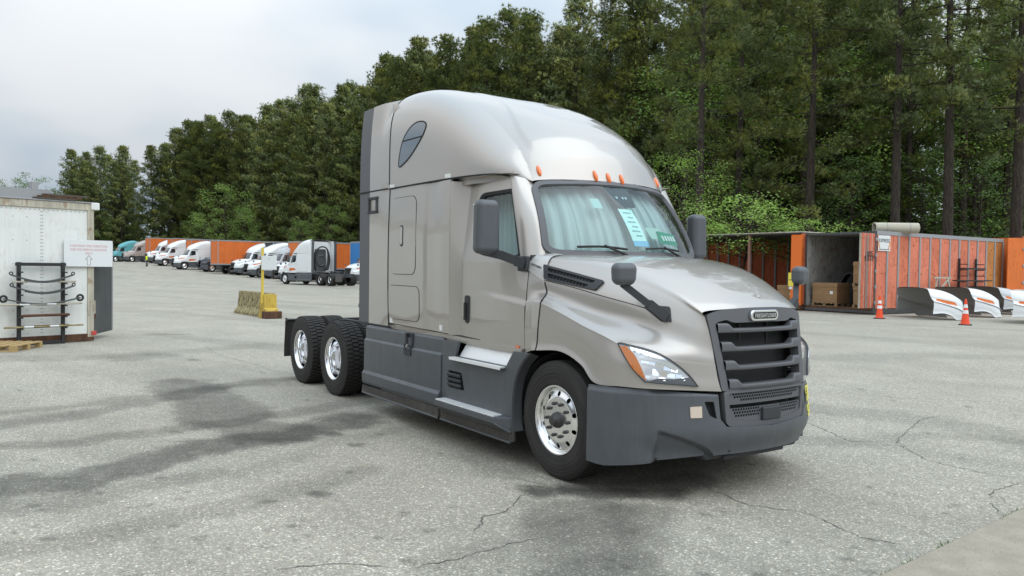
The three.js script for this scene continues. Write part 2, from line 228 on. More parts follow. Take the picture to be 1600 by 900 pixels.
  tag(mesh('concrete_apron', sg, std(0.8, 0.735, 0.64, 0.9, { map: con, bumpMap: con, bumpScale: 0.003 })), 'pale concrete apron meeting the asphalt', 'apron', null, 'structure');

  // cracks: thin jagged lines of dark open asphalt
  const dark = std(0.075, 0.071, 0.066, 1), C = rng(31);
  const lines = [
    [[1068, 742], [1110, 765], [1170, 790], [1255, 800], [1300, 818], [1345, 840], [1440, 856]], [[1420, 700], [1400, 690], [1440, 655], [1480, 648]], [[1395, 690], [1450, 720], [1530, 738], [1610, 752]], [[1545, 782], [1552, 768], [1580, 760], [1605, 752]], [[1545, 782], [1562, 803], [1575, 812]],
    [[1575, 812], [1540, 830], [1505, 845], [1470, 862], [1430, 880], [1400, 897]], [[640, 888], [720, 872], [800, 850], [860, 838]], [[735, 838], [752, 818], [757, 806], [790, 800], [815, 775], [850, 765]], [[318, 540], [345, 556], [400, 570], [430, 582]],
    [[1260, 660], [1330, 690], [1395, 690]], [[790, 745], [840, 755], [880, 760]], [[1110, 610], [1280, 660]], [[0, 590], [90, 585], [200, 575]], [[1290, 600], [1400, 622], [1600, 630]], [[400, 895], [520, 880], [640, 888]], [[1560, 776], [1580, 790], [1600, 796]],
  ];
  for (const l of lines) {
    const pts = []; for (let i = 0; i < l.length - 1; i++) { const a = onY(...l[i]), b = onY(...l[i + 1]), n = Math.max(2, Math.ceil(a.distanceTo(b) / 0.05)); for (let k = 0; k < n; k++) { const p = a.clone().lerp(b, k / n); pts.push([p.x + (C() - 0.5) * 0.035, p.z + (C() - 0.5) * 0.035]); } }
    const P = []; const wd = pts.map((_, i) => (0.0015 + 0.0035 * C()) * Math.min(1, i / 4, (pts.length - 1 - i) / 4));
    for (let i = 0; i < pts.length - 1; i++) { const [ax, az] = pts[i], [bx, bz] = pts[i + 1], L = Math.hypot(bx - ax, bz - az) || 1, nx = -(bz - az) / L, nz = (bx - ax) / L, y = 0.004, w0 = wd[i], w1 = wd[i + 1]; P.push(ax + nx * w0, y, az + nz * w0, bx + nx * w1, y, bz + nz * w1, ax - nx * w0, y, az - nz * w0, ax - nx * w0, y, az - nz * w0, bx + nx * w1, y, bz + nz * w1, bx - nx * w1, y, bz - nz * w1); }
    const g2 = new THREE.BufferGeometry(); g2.setAttribute('position', new THREE.Float32BufferAttribute(P, 3)); g2.setAttribute('normal', new THREE.Float32BufferAttribute(P.map((_, i) => i % 3 === 1 ? 1 : 0), 3));
    const o2 = mesh('pavement_crack', norm(g2), dark, o); void o2;
  }
  // weeds along the joint
  const P = [], Wd = rng(12); for (let k = 0; k < 420; k++) { const t = Math.pow(Wd(), 0.8), c = fbm(t * 14, 1.5, 2, 4); if (c < 0.5) continue; const z = lerp(1.0, -1.3, t), x = lerp(2.762, 2.612, (1.0 - z) / 2.3) - 0.012 + (Wd() - 0.5) * 0.03, h = 0.015 + Wd() * 0.035, a = Wd() * 6.28, dx = Math.cos(a) * 0.004, dz = Math.sin(a) * 0.004, lx = (Wd() - 0.5) * 0.05, lz = (Wd() - 0.5) * 0.05; P.push(x - dx, 0, z - dz, x + dx, 0, z + dz, x + lx, h, z + lz); }
  const wg = new THREE.BufferGeometry(); wg.setAttribute('position', new THREE.Float32BufferAttribute(P, 3)); wg.computeVertexNormals();
  tag(mesh('joint_grass', norm(wg), std(0.1, 0.17, 0.03, 0.8)), 'short green weeds growing along the concrete joint', 'weeds', null, 'stuff');
}
// ---------- the parked tractor unit (x forward, steer axle at the origin) ----------
const M = {
  paint: std(0.425, 0.39, 0.352, 0.38, { metalness: 0.5, clearcoat: 1, clearcoatRoughness: 0.025 }),
  dark: std(0.098, 0.108, 0.122, 0.5), darker: std(0.034, 0.035, 0.038, 0.6), rubber: std(0.04, 0.037, 0.035, 0.8), gap_and_seal: std(0.012, 0.012, 0.013, 0.7),  // the last black serves true seals and also painted panel gaps
  alu: std(0.86, 0.86, 0.87, 0.2, { metalness: 1 }), chrome: std(0.9, 0.9, 0.91, 0.07, { metalness: 1 }), step: std(0.85, 0.85, 0.84, 0.42, { metalness: 0.3 }), steel: std(0.16, 0.155, 0.15, 0.5, { metalness: 0.6 }),
  nut: std(0.06, 0.056, 0.053, 0.5), hub: std(0.07, 0.066, 0.062, 0.5, { metalness: 0.4 }), polish: std(0.88, 0.88, 0.88, 0.16, { metalness: 1 }), chassis: std(0.03, 0.03, 0.031, 0.6), amber: std(0.85, 0.17, 0.015, 0.18, { clearcoat: 1 }), amberLens: std(0.9, 0.3, 0.02, 0.1, { transmission: 0.5, clearcoat: 1 }), white: std(0.78, 0.77, 0.74, 0.6),
  glass: std(0.72, 0.84, 0.82, 0.02, { transmission: 1, ior: 1.52 }), lens: std(0.96, 0.97, 0.98, 0.02, { transmission: 1, ior: 1.45 }), gasket: std(0.1, 0.1, 0.105, 0.5), cloth: std(0.5, 0.53, 0.53, 0.95), dash: std(0.05, 0.052, 0.055, 0.8), silver: std(0.5, 0.48, 0.455, 0.4, { metalness: 0.5, clearcoat: 0.4 }),
  strip: std(0.125, 0.115, 0.105, 0.85), ventGlass: std(0.1, 0.13, 0.16, 0.05, { clearcoat: 1 }),
};
{ // road film on the lower plastics: streaks and blotches with a grain
  const film = (lo, hi, k) => dataTex(512, (i, j) => { const s = fbm(i / 9, j / 90, 4, k), b = fbm(i / 60, j / 50, 4, k + 9), v = lerp(lo, hi, clamp(s * 0.55 + b * 0.6 - 0.1)) + (hash2(i, j, k) - 0.5) * 12; return [v, v * 0.985, v * 0.965]; }, true);
  M.dark.map = film(222, 255, 4); M.strip.map = film(130, 255, 17); M.dark.roughnessMap = dataTex(256, (i, j) => { const v = 190 + 65 * fbm(i / 14, j / 30, 4, 60); return [v, v, v]; });
  M.rubber.map = dataTex(256, (i, j) => { const v = 150 + 105 * fbm(i / 20, j / 20, 4, 71); return [v, v * 0.98, v * 0.95]; }, true);
}
const font = await new FontLoader().loadAsync('fonts/droid/droid_sans_bold.typeface.json');
function text(s, size, depth = 0.004) { const g = new TextGeometry(s, { font, size, depth, curveSegments: 3, bevelEnabled: false }); g.computeBoundingBox(); const b = g.boundingBox; return g.translate(-(b.min.x + b.max.x) / 2, -(b.min.y + b.max.y) / 2, 0); }

const truck = thing('semi_truck', 'grey beige sleeper tractor unit parked alone on the open asphalt', 'truck');
const farParts = [];   // what the distant tractors of the same make are made of
function part(name, geo, mat, parent = truck, far) { const m = mesh(name, geo, mat, parent); if (far) farParts.push([far, geo, mat]); return m; }
function both(name, geo, mat, parent = truck, far) { const a = part(name, geo, mat, parent, far), b = part(name, mirrorZ(geo), mat, parent, far); return [a, b]; }

// -- body surfaces --
const zSleeper = (x, y) => 1.222 - 0.014 * ((y - 1.9) / 0.8) ** 2 + 0.004 * Math.sin(x * 5.2 + 0.6) * Math.sin((y - 1.1) * 2.4) - 0.012 * sstep(-2.42, -2.3, x) + 0.012 * sstep(-2.2, -1.95, x);
const zDoor = (x, y) => { const crease = lerp(1.55, 1.475, clamp((x + 1.3) / 0.8)), k = sstep(-1.45, -1.0, x); return 1.135 + 0.016 * k * sstep(crease + 0.05, crease - 0.025, y) - 0.13 * Math.max(0, y - 1.86) - 0.02 * Math.max(0, 1.3 - y) - 0.05 * sstep(-1.0, -0.5, x) * sstep(1.5, 2.0, y); };
const Fside = (x, y) => V(x, y, zSleeper(x, y)), Fdoor = (x, y) => V(x, y, zDoor(x, y));
{
  const [a, b] = both('sleeper_side', patch([[-3.29, 1.13], [-1.83, 1.11], [-1.83, 2.722], [-3.29, 2.722]], [], Fside, { thick: 0.03, edge: 0.07 }), M.paint, truck, 'body');
  const onSide = (l, F = Fside, out = 0) => l.map(([x, y]) => { const e = 2e-3, p = F(x, y), n = F(x + e, y).sub(F(x - e, y)).cross(F(x, y + e).sub(F(x, y - e))).normalize(); if (n.z < 0) n.negate(); return { p: p.addScaledVector(n, out), n }; });
  // baggage doors: proud lids with black strips drawn for the shadowed gap round them
  const d1 = rrect(-3.215, -2.585, 1.72, 2.605, 0.1, 6), d2 = rrect(-3.27, -2.49, 1.19, 1.58, 0.085, 6);
  for (const [d, nm] of [[d1, 'hatch'], [d2, 'hatch']]) { const [h1, h2] = both(nm, patch(d.map(([x, y]) => [x, y]), [], Fside, { off: 0.006, thick: 0.008, edge: 0.08 }), M.paint, truck); both('gap_and_seal', strip(onSide(d), 0.016, 0.002, true), M.gap_and_seal, truck).forEach((s, i) => { (i ? h2 : h1).add(s); }); }
  both('hatch_handle', patch(rrect(-2.962, -2.905, 2.06, 2.27, 0.027, 5), [], Fside, { off: 0.014, thick: 0.02 }), M.silver);
  both('handle_recess', patch(rrect(-2.972, -2.895, 2.04, 2.285, 0.035, 5), [], Fside, { off: 0.0095, thick: 0.012 }), M.gap_and_seal);
  both('sill', patch([[-3.29, 1.06], [-1.0, 1.02], [-0.55, 1.03], [-0.55, 1.07], [-1.7, 1.09], [-1.83, 1.095], [-3.29, 1.115]], [], (x, y) => V(x, y, 1.17), { thick: 0.04 }), M.paint, truck, 'body');
  for (const [x, y] of [[-3.21, 1.165], [-2.0, 1.16]]) part('sticker', patch(rrect(x - 0.035, x + 0.035, y - 0.03, y + 0.03, 0.004, 1), [], Fside, { off: 0.003, thick: 0.002 }), M.white);
  // wall of the cab that steps in from sleeper to door
  const stepF = crGrid([1.1, 1.5, 1.86, 2.3, 2.7].map(y => [V(-1.835, y, zSleeper(-1.83, y)), V(-1.815, y, zSleeper(-1.83, y) - 0.003), V(-1.76, y, lerp(zSleeper(-1.83, y), zDoor(-1.7, y), 0.55)), V(-1.70, y, zDoor(-1.70, y) - 0.002), V(-1.66, y, zDoor(-1.66, y) - 0.004)]));
  both('pillar_panel', sheet(stepF, 0, 4, 0, 4, 12, 16, true), M.paint, truck, 'body');
  // door with its window opening
  const win = roundPoly([[-1.50, 2.01, 0.12], [-1.50, 2.545, 0.1], [-0.925, 2.555, 0.03], [-0.70, 1.915, 0.06], [-0.92, 1.90, 0.06], [-1.36, 1.955, 0.14]], 0.06, 5);
  const out = roundPoly([[-1.70, 1.10, 0.06], [-1.70, 2.69, 0.05], [-0.985, 2.69, 0.02], [-0.545, 1.90, 0.05], [-0.53, 1.06, 0.03]], 0.04, 4);
  const door = both('door', patch(out, [win], Fdoor, { thick: 0.035, edge: 0.026 }), M.paint, truck, 'body');
  both('window_seal', strip(onSide(win, Fdoor), 0.045, 0.004, true), M.gap_and_seal).forEach((s, i) => door[i].add(s));
  both('side_window', patch(win, [], Fdoor, { off: -0.02, edge: 0.1 }), M.glass, truck, 'glass').forEach((s, i) => door[i].add(s));
  both('door_gap_strip', strip(onSide([...smoothLine([[-0.545, 1.9], [-0.535, 1.6], [-0.535, 1.3], [-0.53, 1.06]], 20)], Fdoor, 0.001), 0.012, 0.001), M.gap_and_seal).forEach((s, i) => door[i].add(s));  // dark strip stands in for the shadow in the door gap
  both('handle_plate', patch(roundPoly([[-1.62, 1.52, 0.03], [-1.535, 1.52, 0.03], [-1.535, 1.28, 0.02], [-1.56, 1.235, 0.02], [-1.595, 1.235, 0.02], [-1.62, 1.28, 0.02]], 0.02), [], Fdoor, { off: 0.012, thick: 0.016 }), M.darker).forEach((s, i) => door[i].add(s));
  both('door_handle', patch(rrect(-1.6, -1.572, 1.27, 1.45, 0.012), [], Fdoor, { off: 0.035, thick: 0.02 }), M.rubber).forEach((s, i) => door[i].add(s));
  both('door_lower_trim', patch(roundPoly([[-1.3, 1.06], [-0.62, 1.035], [-0.62, 1.075], [-1.3, 1.105]], 0.02), [], (x, y) => V(x, y, 1.15), { thick: 0.03, off: 0 }), M.paint);
  both('marker_reflector', patch(rrect(-0.665, -0.615, 1.035, 1.09, 0.006), [], (x, y) => V(x, y, 1.153), { thick: 0.012, off: 0.008 }), M.amber);
  // header above the door, shaded by the roof overhang
  both('door_header', patch([[-1.83, 2.66], [-0.98, 2.675], [-0.98, 2.75], [-1.83, 2.745]], [], (x, y) => V(x, y, lerp(1.11, 1.0, sstep(-1.8, -1.0, x))), { thick: 0.04 }), M.paint);
}
// windshield
const Fws = (s, t) => V(lerp(-0.2, -0.635, t) - lerp(0.27, 0.215, t) * Math.pow(Math.abs(s), 2.3) + 0.05 * Math.sin(Math.PI * t), lerp(1.95, 2.652, t) - 0.03 * s * s * t, s * lerp(0.975, 0.862, t));
const wsOut = roundPoly([[-1, 0, 0.16], [1, 0, 0.16], [1, 1, 0.14], [-1, 1, 0.14]], 0.12, 6);
{
  const glassOut = wsOut;
  const w = part('windshield', patch(glassOut, [], Fws, { edge: 0.06, flip: false }), M.glass, truck, 'glass');
  const dense = smoothLine(wsOut, 160, true), ring = dense.map(([s, t]) => { const e = 2e-3, n = Fws(s + e, t).sub(Fws(s - e, t)).cross(Fws(s, t + e).sub(Fws(s, t - e))).normalize(); if (n.x < 0) n.negate(); return { p: Fws(s, t), n }; });
  part('windshield_gasket', strip(ring, 0.075, 0.02, true), M.gasket, w);
  // camera housing behind the glass, hung sheet, stickers
  const ins = (l, off) => patch(l, [], (z, y) => { const t = (y - 1.95) / 0.7, s = z / lerp(0.975, 0.862, t); return Fws(s, t); }, { off: -off, thick: 0.004, edge: 0.05 });
  part('sensor_housing', ins(roundPoly([[-0.16, 2.64], [0.16, 2.64], [0.12, 2.43], [-0.14, 2.43]], 0.03), 0.012), M.darker);
  part('paper_sheet', ins([[-0.08, 2.42], [0.1, 2.42], [0.06, 2.10], [-0.13, 2.10]], 0.03), std(0.62, 0.86, 0.82, 0.8));
  for (let k = 0; k < 6; k++) part('handwriting', ins([[-0.04 - 0.008 * k, 2.385 - 0.046 * k], [0.055 - 0.006 * k - (k % 2) * 0.03, 2.388 - 0.046 * k], [0.053 - 0.006 * k - (k % 2) * 0.03, 2.377 - 0.046 * k], [-0.042 - 0.008 * k, 2.374 - 0.046 * k]], 0.026), std(0.2, 0.4, 0.42, 0.8));
  for (let k = 0; k < 5; k++) part('sticker_mark', ins([[-0.34 - 0.05 * k, 2.155], [-0.37 - 0.05 * k, 2.155], [-0.39 - 0.05 * k, 2.105], [-0.36 - 0.05 * k, 2.105]], 0.0075), M.white);
  for (const z of [-0.06, -0.02, 0.06]) part('sensor_glint', ins(rrect(z - 0.013, z + 0.013, 2.51, 2.535, 0.01, 3), 0.008), std(0.5, 0.55, 0.6, 0.2));  // pale dots painted as glints of light on the sensor housing
  part('paper_band', ins([[-0.14, 2.098], [0.06, 2.098], [0.055, 2.045], [-0.145, 2.045]], 0.028), std(0.2, 0.5, 0.75, 0.8));
  part('window_sticker', ins([[-0.6, 2.18], [-0.3, 2.2], [-0.3, 2.08], [-0.62, 2.06]], 0.012), std(0.02, 0.28, 0.16, 0.6));
  part('window_sticker', ins([[-0.36, 2.235], [-0.14, 2.235], [-0.2, 2.12], [-0.3, 2.12]], 0.02), std(0.5, 0.62, 0.55, 0.6));
  part('window_sticker', ins(rrect(0.3, 0.4, 2.4, 2.5, 0.01), 0.01), std(0.45, 0.6, 0.58, 0.6));
  for (const [a, b] of [[[0.72, 2.0], [0.22, 1.985]], [[-0.02, 1.995], [-0.52, 1.985]]]) { const f = (z, y) => { const t = (y - 1.95) / 0.7; return Fws(z / lerp(0.975, 0.862, t), t).add(V(0.03, 0.014, 0)); }; const p = smoothLine([a, [(a[0] + b[0]) / 2, 2.005], b], 12).map(q => f(q[0], q[1])); const wp = part('wiper', tube(p, 0.011, 6), M.rubber, truck); part('wiper_arm', rod(p[6].clone().add(V(0.012, 0.012, 0)), f(b[0] + 0.03, 1.945).add(V(0.03, -0.02, 0)), 0.01, 0.014), M.rubber, wp); }
  // privacy curtain drawn behind the glass, dashboard below it
  const cur = (s, t) => { const p = Fws(s * 0.93, t * 0.96); const k = 0.13 + 0.022 * Math.sin(s * 34) + 0.01 * Math.sin(s * 91 + 2 * t); return V(p.x - k - 0.06 * s * s, p.y - 0.02, p.z * (1 - 0.02 * Math.sin(s * 40))); };
  const backC = (k, t) => V(lerp(-1.62, lerp(-0.82, -1.1, t), k), lerp(1.85, 2.6, t), 0.93 + 0.02 * Math.sin(k * 50 + 3 * t) - 0.12 * t);
  part('curtain', join(sheet(cur, -1, 1, 0.02, 1, 220, 6), sheet(backC, 0, 1, 0, 1, 120, 4), mirrorZ(sheet(backC, 0, 1, 0, 1, 120, 4))), M.cloth, truck);
  part('dashboard', join(patch([[-1, -0.3], [1, -0.3], [1, 0.3], [-1, 0.3]], [], (s, v) => V(lerp(-0.2, -0.95, v + 0.5) - 0.25 * s * s, 1.90 + 0.02 * Math.cos(s * 3), s * 0.95), { edge: 0.12 })), M.dash);
}
// A-pillars: rounded covers between the door frame and the glass
{
  const rows = [0, 0.25, 0.5, 0.75, 1].map(t => { const y = lerp(1.9, 2.70, t), w = Fws(1, clamp((y - 1.95) / 0.7, -0.05, 1.06)), d = V(lerp(-0.70, -1.0, t), y, zDoor(lerp(-0.70, -1.0, t), y)), o = V(0.55, 0.12, 0.82).normalize(); const mid = k => d.clone().lerp(w, k); return [d.clone().addScaledVector(o, -0.004), mid(0.12).addScaledVector(o, 0.03), mid(0.4).addScaledVector(o, 0.052), mid(0.75).addScaledVector(o, 0.035), mid(0.97).addScaledVector(o, 0.0), mid(1.02).addScaledVector(o, -0.02)]; });
  both('windshield_pillar', sheet(crGrid(rows), 0, 4, 0, 5, 18, 24, true), M.paint, truck, 'body');
}
// roof fairing: a dome from the split line up to its spine
const curve1 = pts => x => { let i = 0; while (i < pts.length - 2 && x > pts[i + 1][0]) i++; const p = k => pts[clamp(k, 0, pts.length - 1)], [x0, y0] = p(i), [x1, y1] = p(i + 1), m0 = (y1 - p(i - 1)[1]) / (x1 - p(i - 1)[0]), m1 = (p(i + 2)[1] - y0) / (p(i + 2)[0] - x0), h = x1 - x0, t = clamp((x - x0) / h), t2 = t * t, t3 = t2 * t; return (2 * t3 - 3 * t2 + 1) * y0 + (t3 - 2 * t2 + t) * h * m0 + (3 * t2 - 2 * t3) * y1 + (t3 - t2) * h * m1; };
const roofT = curve1([[-3.29, 3.93], [-3.1, 3.93], [-2.8, 3.9], [-2.5, 3.83], [-2.2, 3.735], [-1.85, 3.61], [-1.6, 3.505], [-1.27, 3.36], [-1.0, 3.205], [-0.85, 3.085], [-0.745, 2.945], [-0.69, 2.82], [-0.64, 2.682]]);
const roofW = curve1([[-3.29, 1.216], [-2.4, 1.212], [-1.8, 1.198], [-1.3, 1.155], [-1.0, 1.105], [-0.85, 1.045], [-0.72, 0.955], [-0.66, 0.885], [-0.64, 0.865]]);
const roofB = curve1([[-3.29, 2.735], [-1.4, 2.737], [-1.0, 2.73], [-0.85, 2.715], [-0.7, 2.672], [-0.64, 2.645]]);
function superArc(w, n) { const s0 = 0.82, h0 = 1 - Math.pow(1 - Math.pow(s0, n), 1 / n); if (w < 0.45) { const s = w / 0.45 * s0; return [1 - Math.pow(1 - Math.pow(s, n), 1 / n), s]; } const h = lerp(h0, 1, Math.pow((w - 0.45) / 0.55, 1.25)); return [h, Math.pow(1 - Math.pow(1 - h, n), 1 / n)]; }
function Froof(u, w) { // u 0..1 from the rear joint to the windshield header, w 0..1 from the split line to the spine
  const x = lerp(-3.29, -0.64, u), n = lerp(2.3, 5.6, sstep(-0.75, -2.5, x)), [h, s] = superArc(clamp(w), n), W = roofW(x), z = W * (1 - h), B = roofB(x);
  const bow = 0.205 * Math.pow(Math.min(1, z / 0.865), 2.3) * sstep(-2.3, -0.7, x);
  // a long shallow panel raised down the middle of the nose
  const edge = lerp(0.78, 0.5, sstep(-0.9, -2.2, x)), raise = 0.014 * sstep(edge + 0.035, edge - 0.035, z) * sstep(-2.75, -2.2, x) * sstep(-0.8, -0.92, x);
  return V(x - bow + raise * 0.3, lerp(B, roofT(x), s) + raise, z);
}
{
  const gR = sheet(Froof, 0, 1, 0, 1, 130, 90), gL = mirrorZ(gR);
  const roof = part('roof_fairing', join(gR, gL), M.paint, truck, 'body');
  roof.updateMatrixWorld(true);
  const S = (l, n) => smoothLine(l, n).map(([x, y]) => hitPx(x, y, roof)).filter(Boolean);
  // split line under the fairing and the vertical joint at its rear
  const low = []; for (let i = 0; i <= 90; i++) { const u = i / 90 * 0.985, p = Froof(u, 0.0005), q = Froof(u, 0.02), t = Froof(Math.min(u + 0.01, 1), 0.0005).sub(Froof(Math.max(u - 0.01, 0), 0.0005)), n = t.cross(q.sub(p)).normalize(); if (n.z < 0) n.negate(); low.push({ p: p.add(V(0, -0.004, 0)), n }); }
  both('roof_seal', strip(low, 0.02, 0.004), M.gap_and_seal, roof);
  const rear = []; for (let i = 0; i <= 60; i++) { const w = i / 60 * 0.7 + 0.002, p = Froof(0.0, w), q = Froof(0.0, w + 0.01), n = V(1, 0, 0).cross(q.clone().sub(p)).normalize(); if (n.z < 0) n.negate(); rear.push({ p, n }); }
  const rearLow = []; for (let i = 0; i <= 20; i++) rearLow.push({ p: V(-3.29, lerp(1.06, 2.735, i / 20), zSleeper(-3.29, lerp(1.1, 2.7, i / 20))), n: V(0, 0, 1) });
  both('fairing_gap_strip', strip([...rearLow, ...rear], 0.022, 0.004), M.gap_and_seal, roof);  // black strip paints the shadowed panel gap behind the fairing
  // side window of the bunk
  const SF = surfacePx(roof, 645, 225);
  const vw = smoothLine([[624, 261], [625, 240], [631, 217], [641, 200], [652, 191], [662, 190], [666, 194], [663, 206], [655, 222], [642, 243], [630, 257]], 44, true);
  const vg = patch(vw, [], SF, { off: 0.004, thick: 0.01, edge: 5 });
  const [v1, v2] = both('bunk_window', vg, M.ventGlass);
  const vs = strip(vw.map(p => SF(...p)), 0.02, 0.006, true), vb = strip([[630, 221], [646, 216.5], [659, 213]].map(p => SF(...p)).map(a => ({ p: a.p.clone().addScaledVector(a.n, 0.004), n: a.n })), 0.018, 0.004);
  both('window_seal', join(vs, vb), M.gap_and_seal).forEach((s, i) => (i ? v2 : v1).add(s));
  // clearance lights
  for (const [x, y] of [[842, 267], [930, 275], [950.5, 279], [971, 281]]) { const h = hitPx(x, y, roof), up = hitPx(x - 1.5, y - 5, roof).p.sub(h.p).normalize(), side = up.clone().cross(h.n).normalize(), mm = new THREE.Matrix4().makeBasis(side, up, h.n).setPosition(h.p); const g = new THREE.SphereGeometry(1, 18, 10); g.scale(0.024, 0.062, 0.026); g.applyMatrix4(mm); part('clearance_light', g, M.amber); if (x < 900) part('clearance_light', mirrorZ(g), M.amber); }
  for (const [x, y] of [[612, 292], [700, 275]]) { const SP = surfacePx(roof, x, y); part('sticker', patch([[x - 4.5, y - 3], [x + 4.5, y - 4], [x + 4.5, y + 2.5], [x - 4.5, y + 3.5]], [], SP, { off: 0.003, thick: 0.002, edge: 4 }), M.white); }
}
both('roof_soffit', sheet((u, t) => { const x = lerp(-1.86, -0.93, u), w = roofW(x) - 0.004; return V(x, 2.728 - 0.012 * u, lerp(w, 0.9, t)); }, 0, 1, 0, 1, 12, 3), M.paint);
// side extenders behind the sleeper and their rubber edges
{
  const sec = []; for (let i = 0; i <= 10; i++) sec.push([lerp(1.09, 2.735, i / 10), zSleeper(-3.29, lerp(1.1, 2.7, i / 10)), lerp(1.09, 2.735, i / 10), 1.212]); for (let i = 1; i <= 24; i++) { const t = i / 24, p = Froof(0, t * 0.7); sec.push([p.y, p.z, lerp(2.735, 3.80, t), 1.212 - 0.05 * t * t * t]); }
  const Fx = (x, k) => { const i = clamp(Math.floor(k), 0, sec.length - 2), f = k - i, e = sstep(-3.3, -3.62, x); return V(x, lerp(lerp(sec[i][0], sec[i + 1][0], f), lerp(sec[i][2], sec[i + 1][2], f), e), lerp(lerp(sec[i][1], sec[i + 1][1], f), lerp(sec[i][3], sec[i + 1][3], f), e)); };
  const mk = (x0, x1, inset, k0 = 0) => { const g1 = sheet((u, v) => { const p = Fx(u, v); p.z -= inset; return p; }, x0, x1, k0, sec.length - 1, 8, 60), g2 = sheet((u, v) => { const p = Fx(u, v); p.z -= inset + 0.03; return p; }, x0, x1, k0, sec.length - 1, 4, 40, true); return join(g1, g2); };
  both('side_extender', mk(-3.30, -3.865, 0), M.paint, truck, 'body');
  both('extender_edge', mk(-3.86, -4.19, 0.008), M.gasket, truck, 'dark');
  const zz = zSleeper(-3.29, 2.7);
  both('extender_bracket', join(rod(V(-3.86, 2.66, zz + 0.012), V(-3.86, 2.46, zz + 0.012), 0.018), span(-3.9, -3.62, 2.63, 2.665, zz - 0.012, zz + 0.024, 0.006), span(-3.9, -3.62, 2.46, 2.495, zz - 0.012, zz + 0.024, 0.006), span(-3.68, -3.62, 2.46, 2.66, zz - 0.012, zz + 0.016, 0.006)), M.darker);
  both('extender_split', strip([0, 1, 2, 3, 4].map(i => ({ p: V(lerp(-3.29, -4.19, i / 4), 2.738, 1.215), n: V(0, 0, 1) })), 0.02, 0.003), M.gap_and_seal);
  // rear wall, floor and inner shell keep light out of the cab
  part('sleeper_back', join(span(-3.31, -3.28, 1.1, 3.75, -1.17, 1.17)), M.paint, truck, 'body');
  part('cab_floor', join(span(-3.28, -0.5, 1.08, 1.12, -1.12, 1.12), span(-1.68, -1.64, 1.1, 2.7, -0.97, 0.97)), M.dash, truck, 'dark');
  part('firewall', patch([[-1, 0], [1, 0], [1, 1], [-1, 1]], [], (s, t) => V(-0.42 - 0.1 * s * s, lerp(1.05, 1.93, t), s * 1.1), { thick: 0.02, edge: 0.2 }), M.chassis);
}
// ---------- hood, fenders, front ----------
const HG = [
  [[-.30, 1.955, 0], [-.32, 1.95, .5], [-.37, 1.925, .93], [-.36, 1.86, 1.03], [-.33, 1.71, 1.085], [-.28, 1.60, 1.095], [-.255, 1.545, 1.15], [-.25, 1.505, 1.185], [-.26, 1.3, 1.2], [-.275, 1.155, 1.198], [-.28, 1.085, 1.212]],
  [[.05, 1.935, 0], [.05, 1.925, .45], [.0, 1.895, .84], [.0, 1.815, .955], [.03, 1.665, 1.045], [.03, 1.525, 1.07], [.04, 1.468, 1.14], [.05, 1.43, 1.188], [.055, 1.28, 1.205], [.075, 1.18, 1.203], [.08, 1.11, 1.216]],
  [[.36, 1.87, 0], [.36, 1.862, .4], [.33, 1.84, .75], [.33, 1.76, .87], [.35, 1.60, .97], [.33, 1.44, 1.0], [.33, 1.385, 1.12], [.34, 1.345, 1.185], [.36, 1.21, 1.2], [.355, 1.095, 1.198], [.35, 1.03, 1.212]],
  [[.66, 1.775, 0], [.66, 1.77, .36], [.6, 1.757, .68], [.6, 1.68, .78], [.62, 1.53, .87], [.6, 1.385, .91], [.57, 1.32, 1.07], [.565, 1.28, 1.16], [.555, 1.1, 1.185], [.535, .97, 1.185], [.515, .90, 1.2]],
  [[.9, 1.675, 0], [.89, 1.672, .33], [.83, 1.655, .62], [.84, 1.585, .69], [.87, 1.44, .745], [.86, 1.3, .80], [.775, 1.245, .99], [.73, 1.21, 1.095], [.74, 1.08, 1.12], [.745, .965, 1.12], [.74, .895, 1.125]],
  [[1.09, 1.575, 0], [1.07, 1.572, .32], [1.0, 1.553, .6], [1.015, 1.49, .625], [1.045, 1.37, .65], [1.05, 1.235, .69], [1.0, 1.17, .83], [.95, 1.125, .935], [.945, 1.02, .955], [.955, .945, .955], [.955, .89, .96]],
  [[1.165, 1.515, 0], [1.145, 1.51, .3], [1.09, 1.49, .577], [1.10, 1.44, .578], [1.13, 1.335, .565], [1.155, 1.21, .55], [1.175, 1.125, .55], [1.185, 1.07, .545], [1.2, .98, .535], [1.215, .915, .525], [1.225, .875, .515]],
].map(r => { const p = r.map(q => V(...q)); return [...p.slice(0, 7), p[7].clone().lerp(p[6], 0.2), p[7], p[7].clone().lerp(p[8], 0.1), ...p.slice(8)]; });   // close rows keep the fender crest crisp
const Fhood = crGrid(HG);
const hood = part('hood', (() => { const g = sheet(Fhood, 0, 6, 0, 12, 84, 132); return join(g, mirrorZ(g)); })(), M.paint, truck, 'body');
hood.updateMatrixWorld(true);
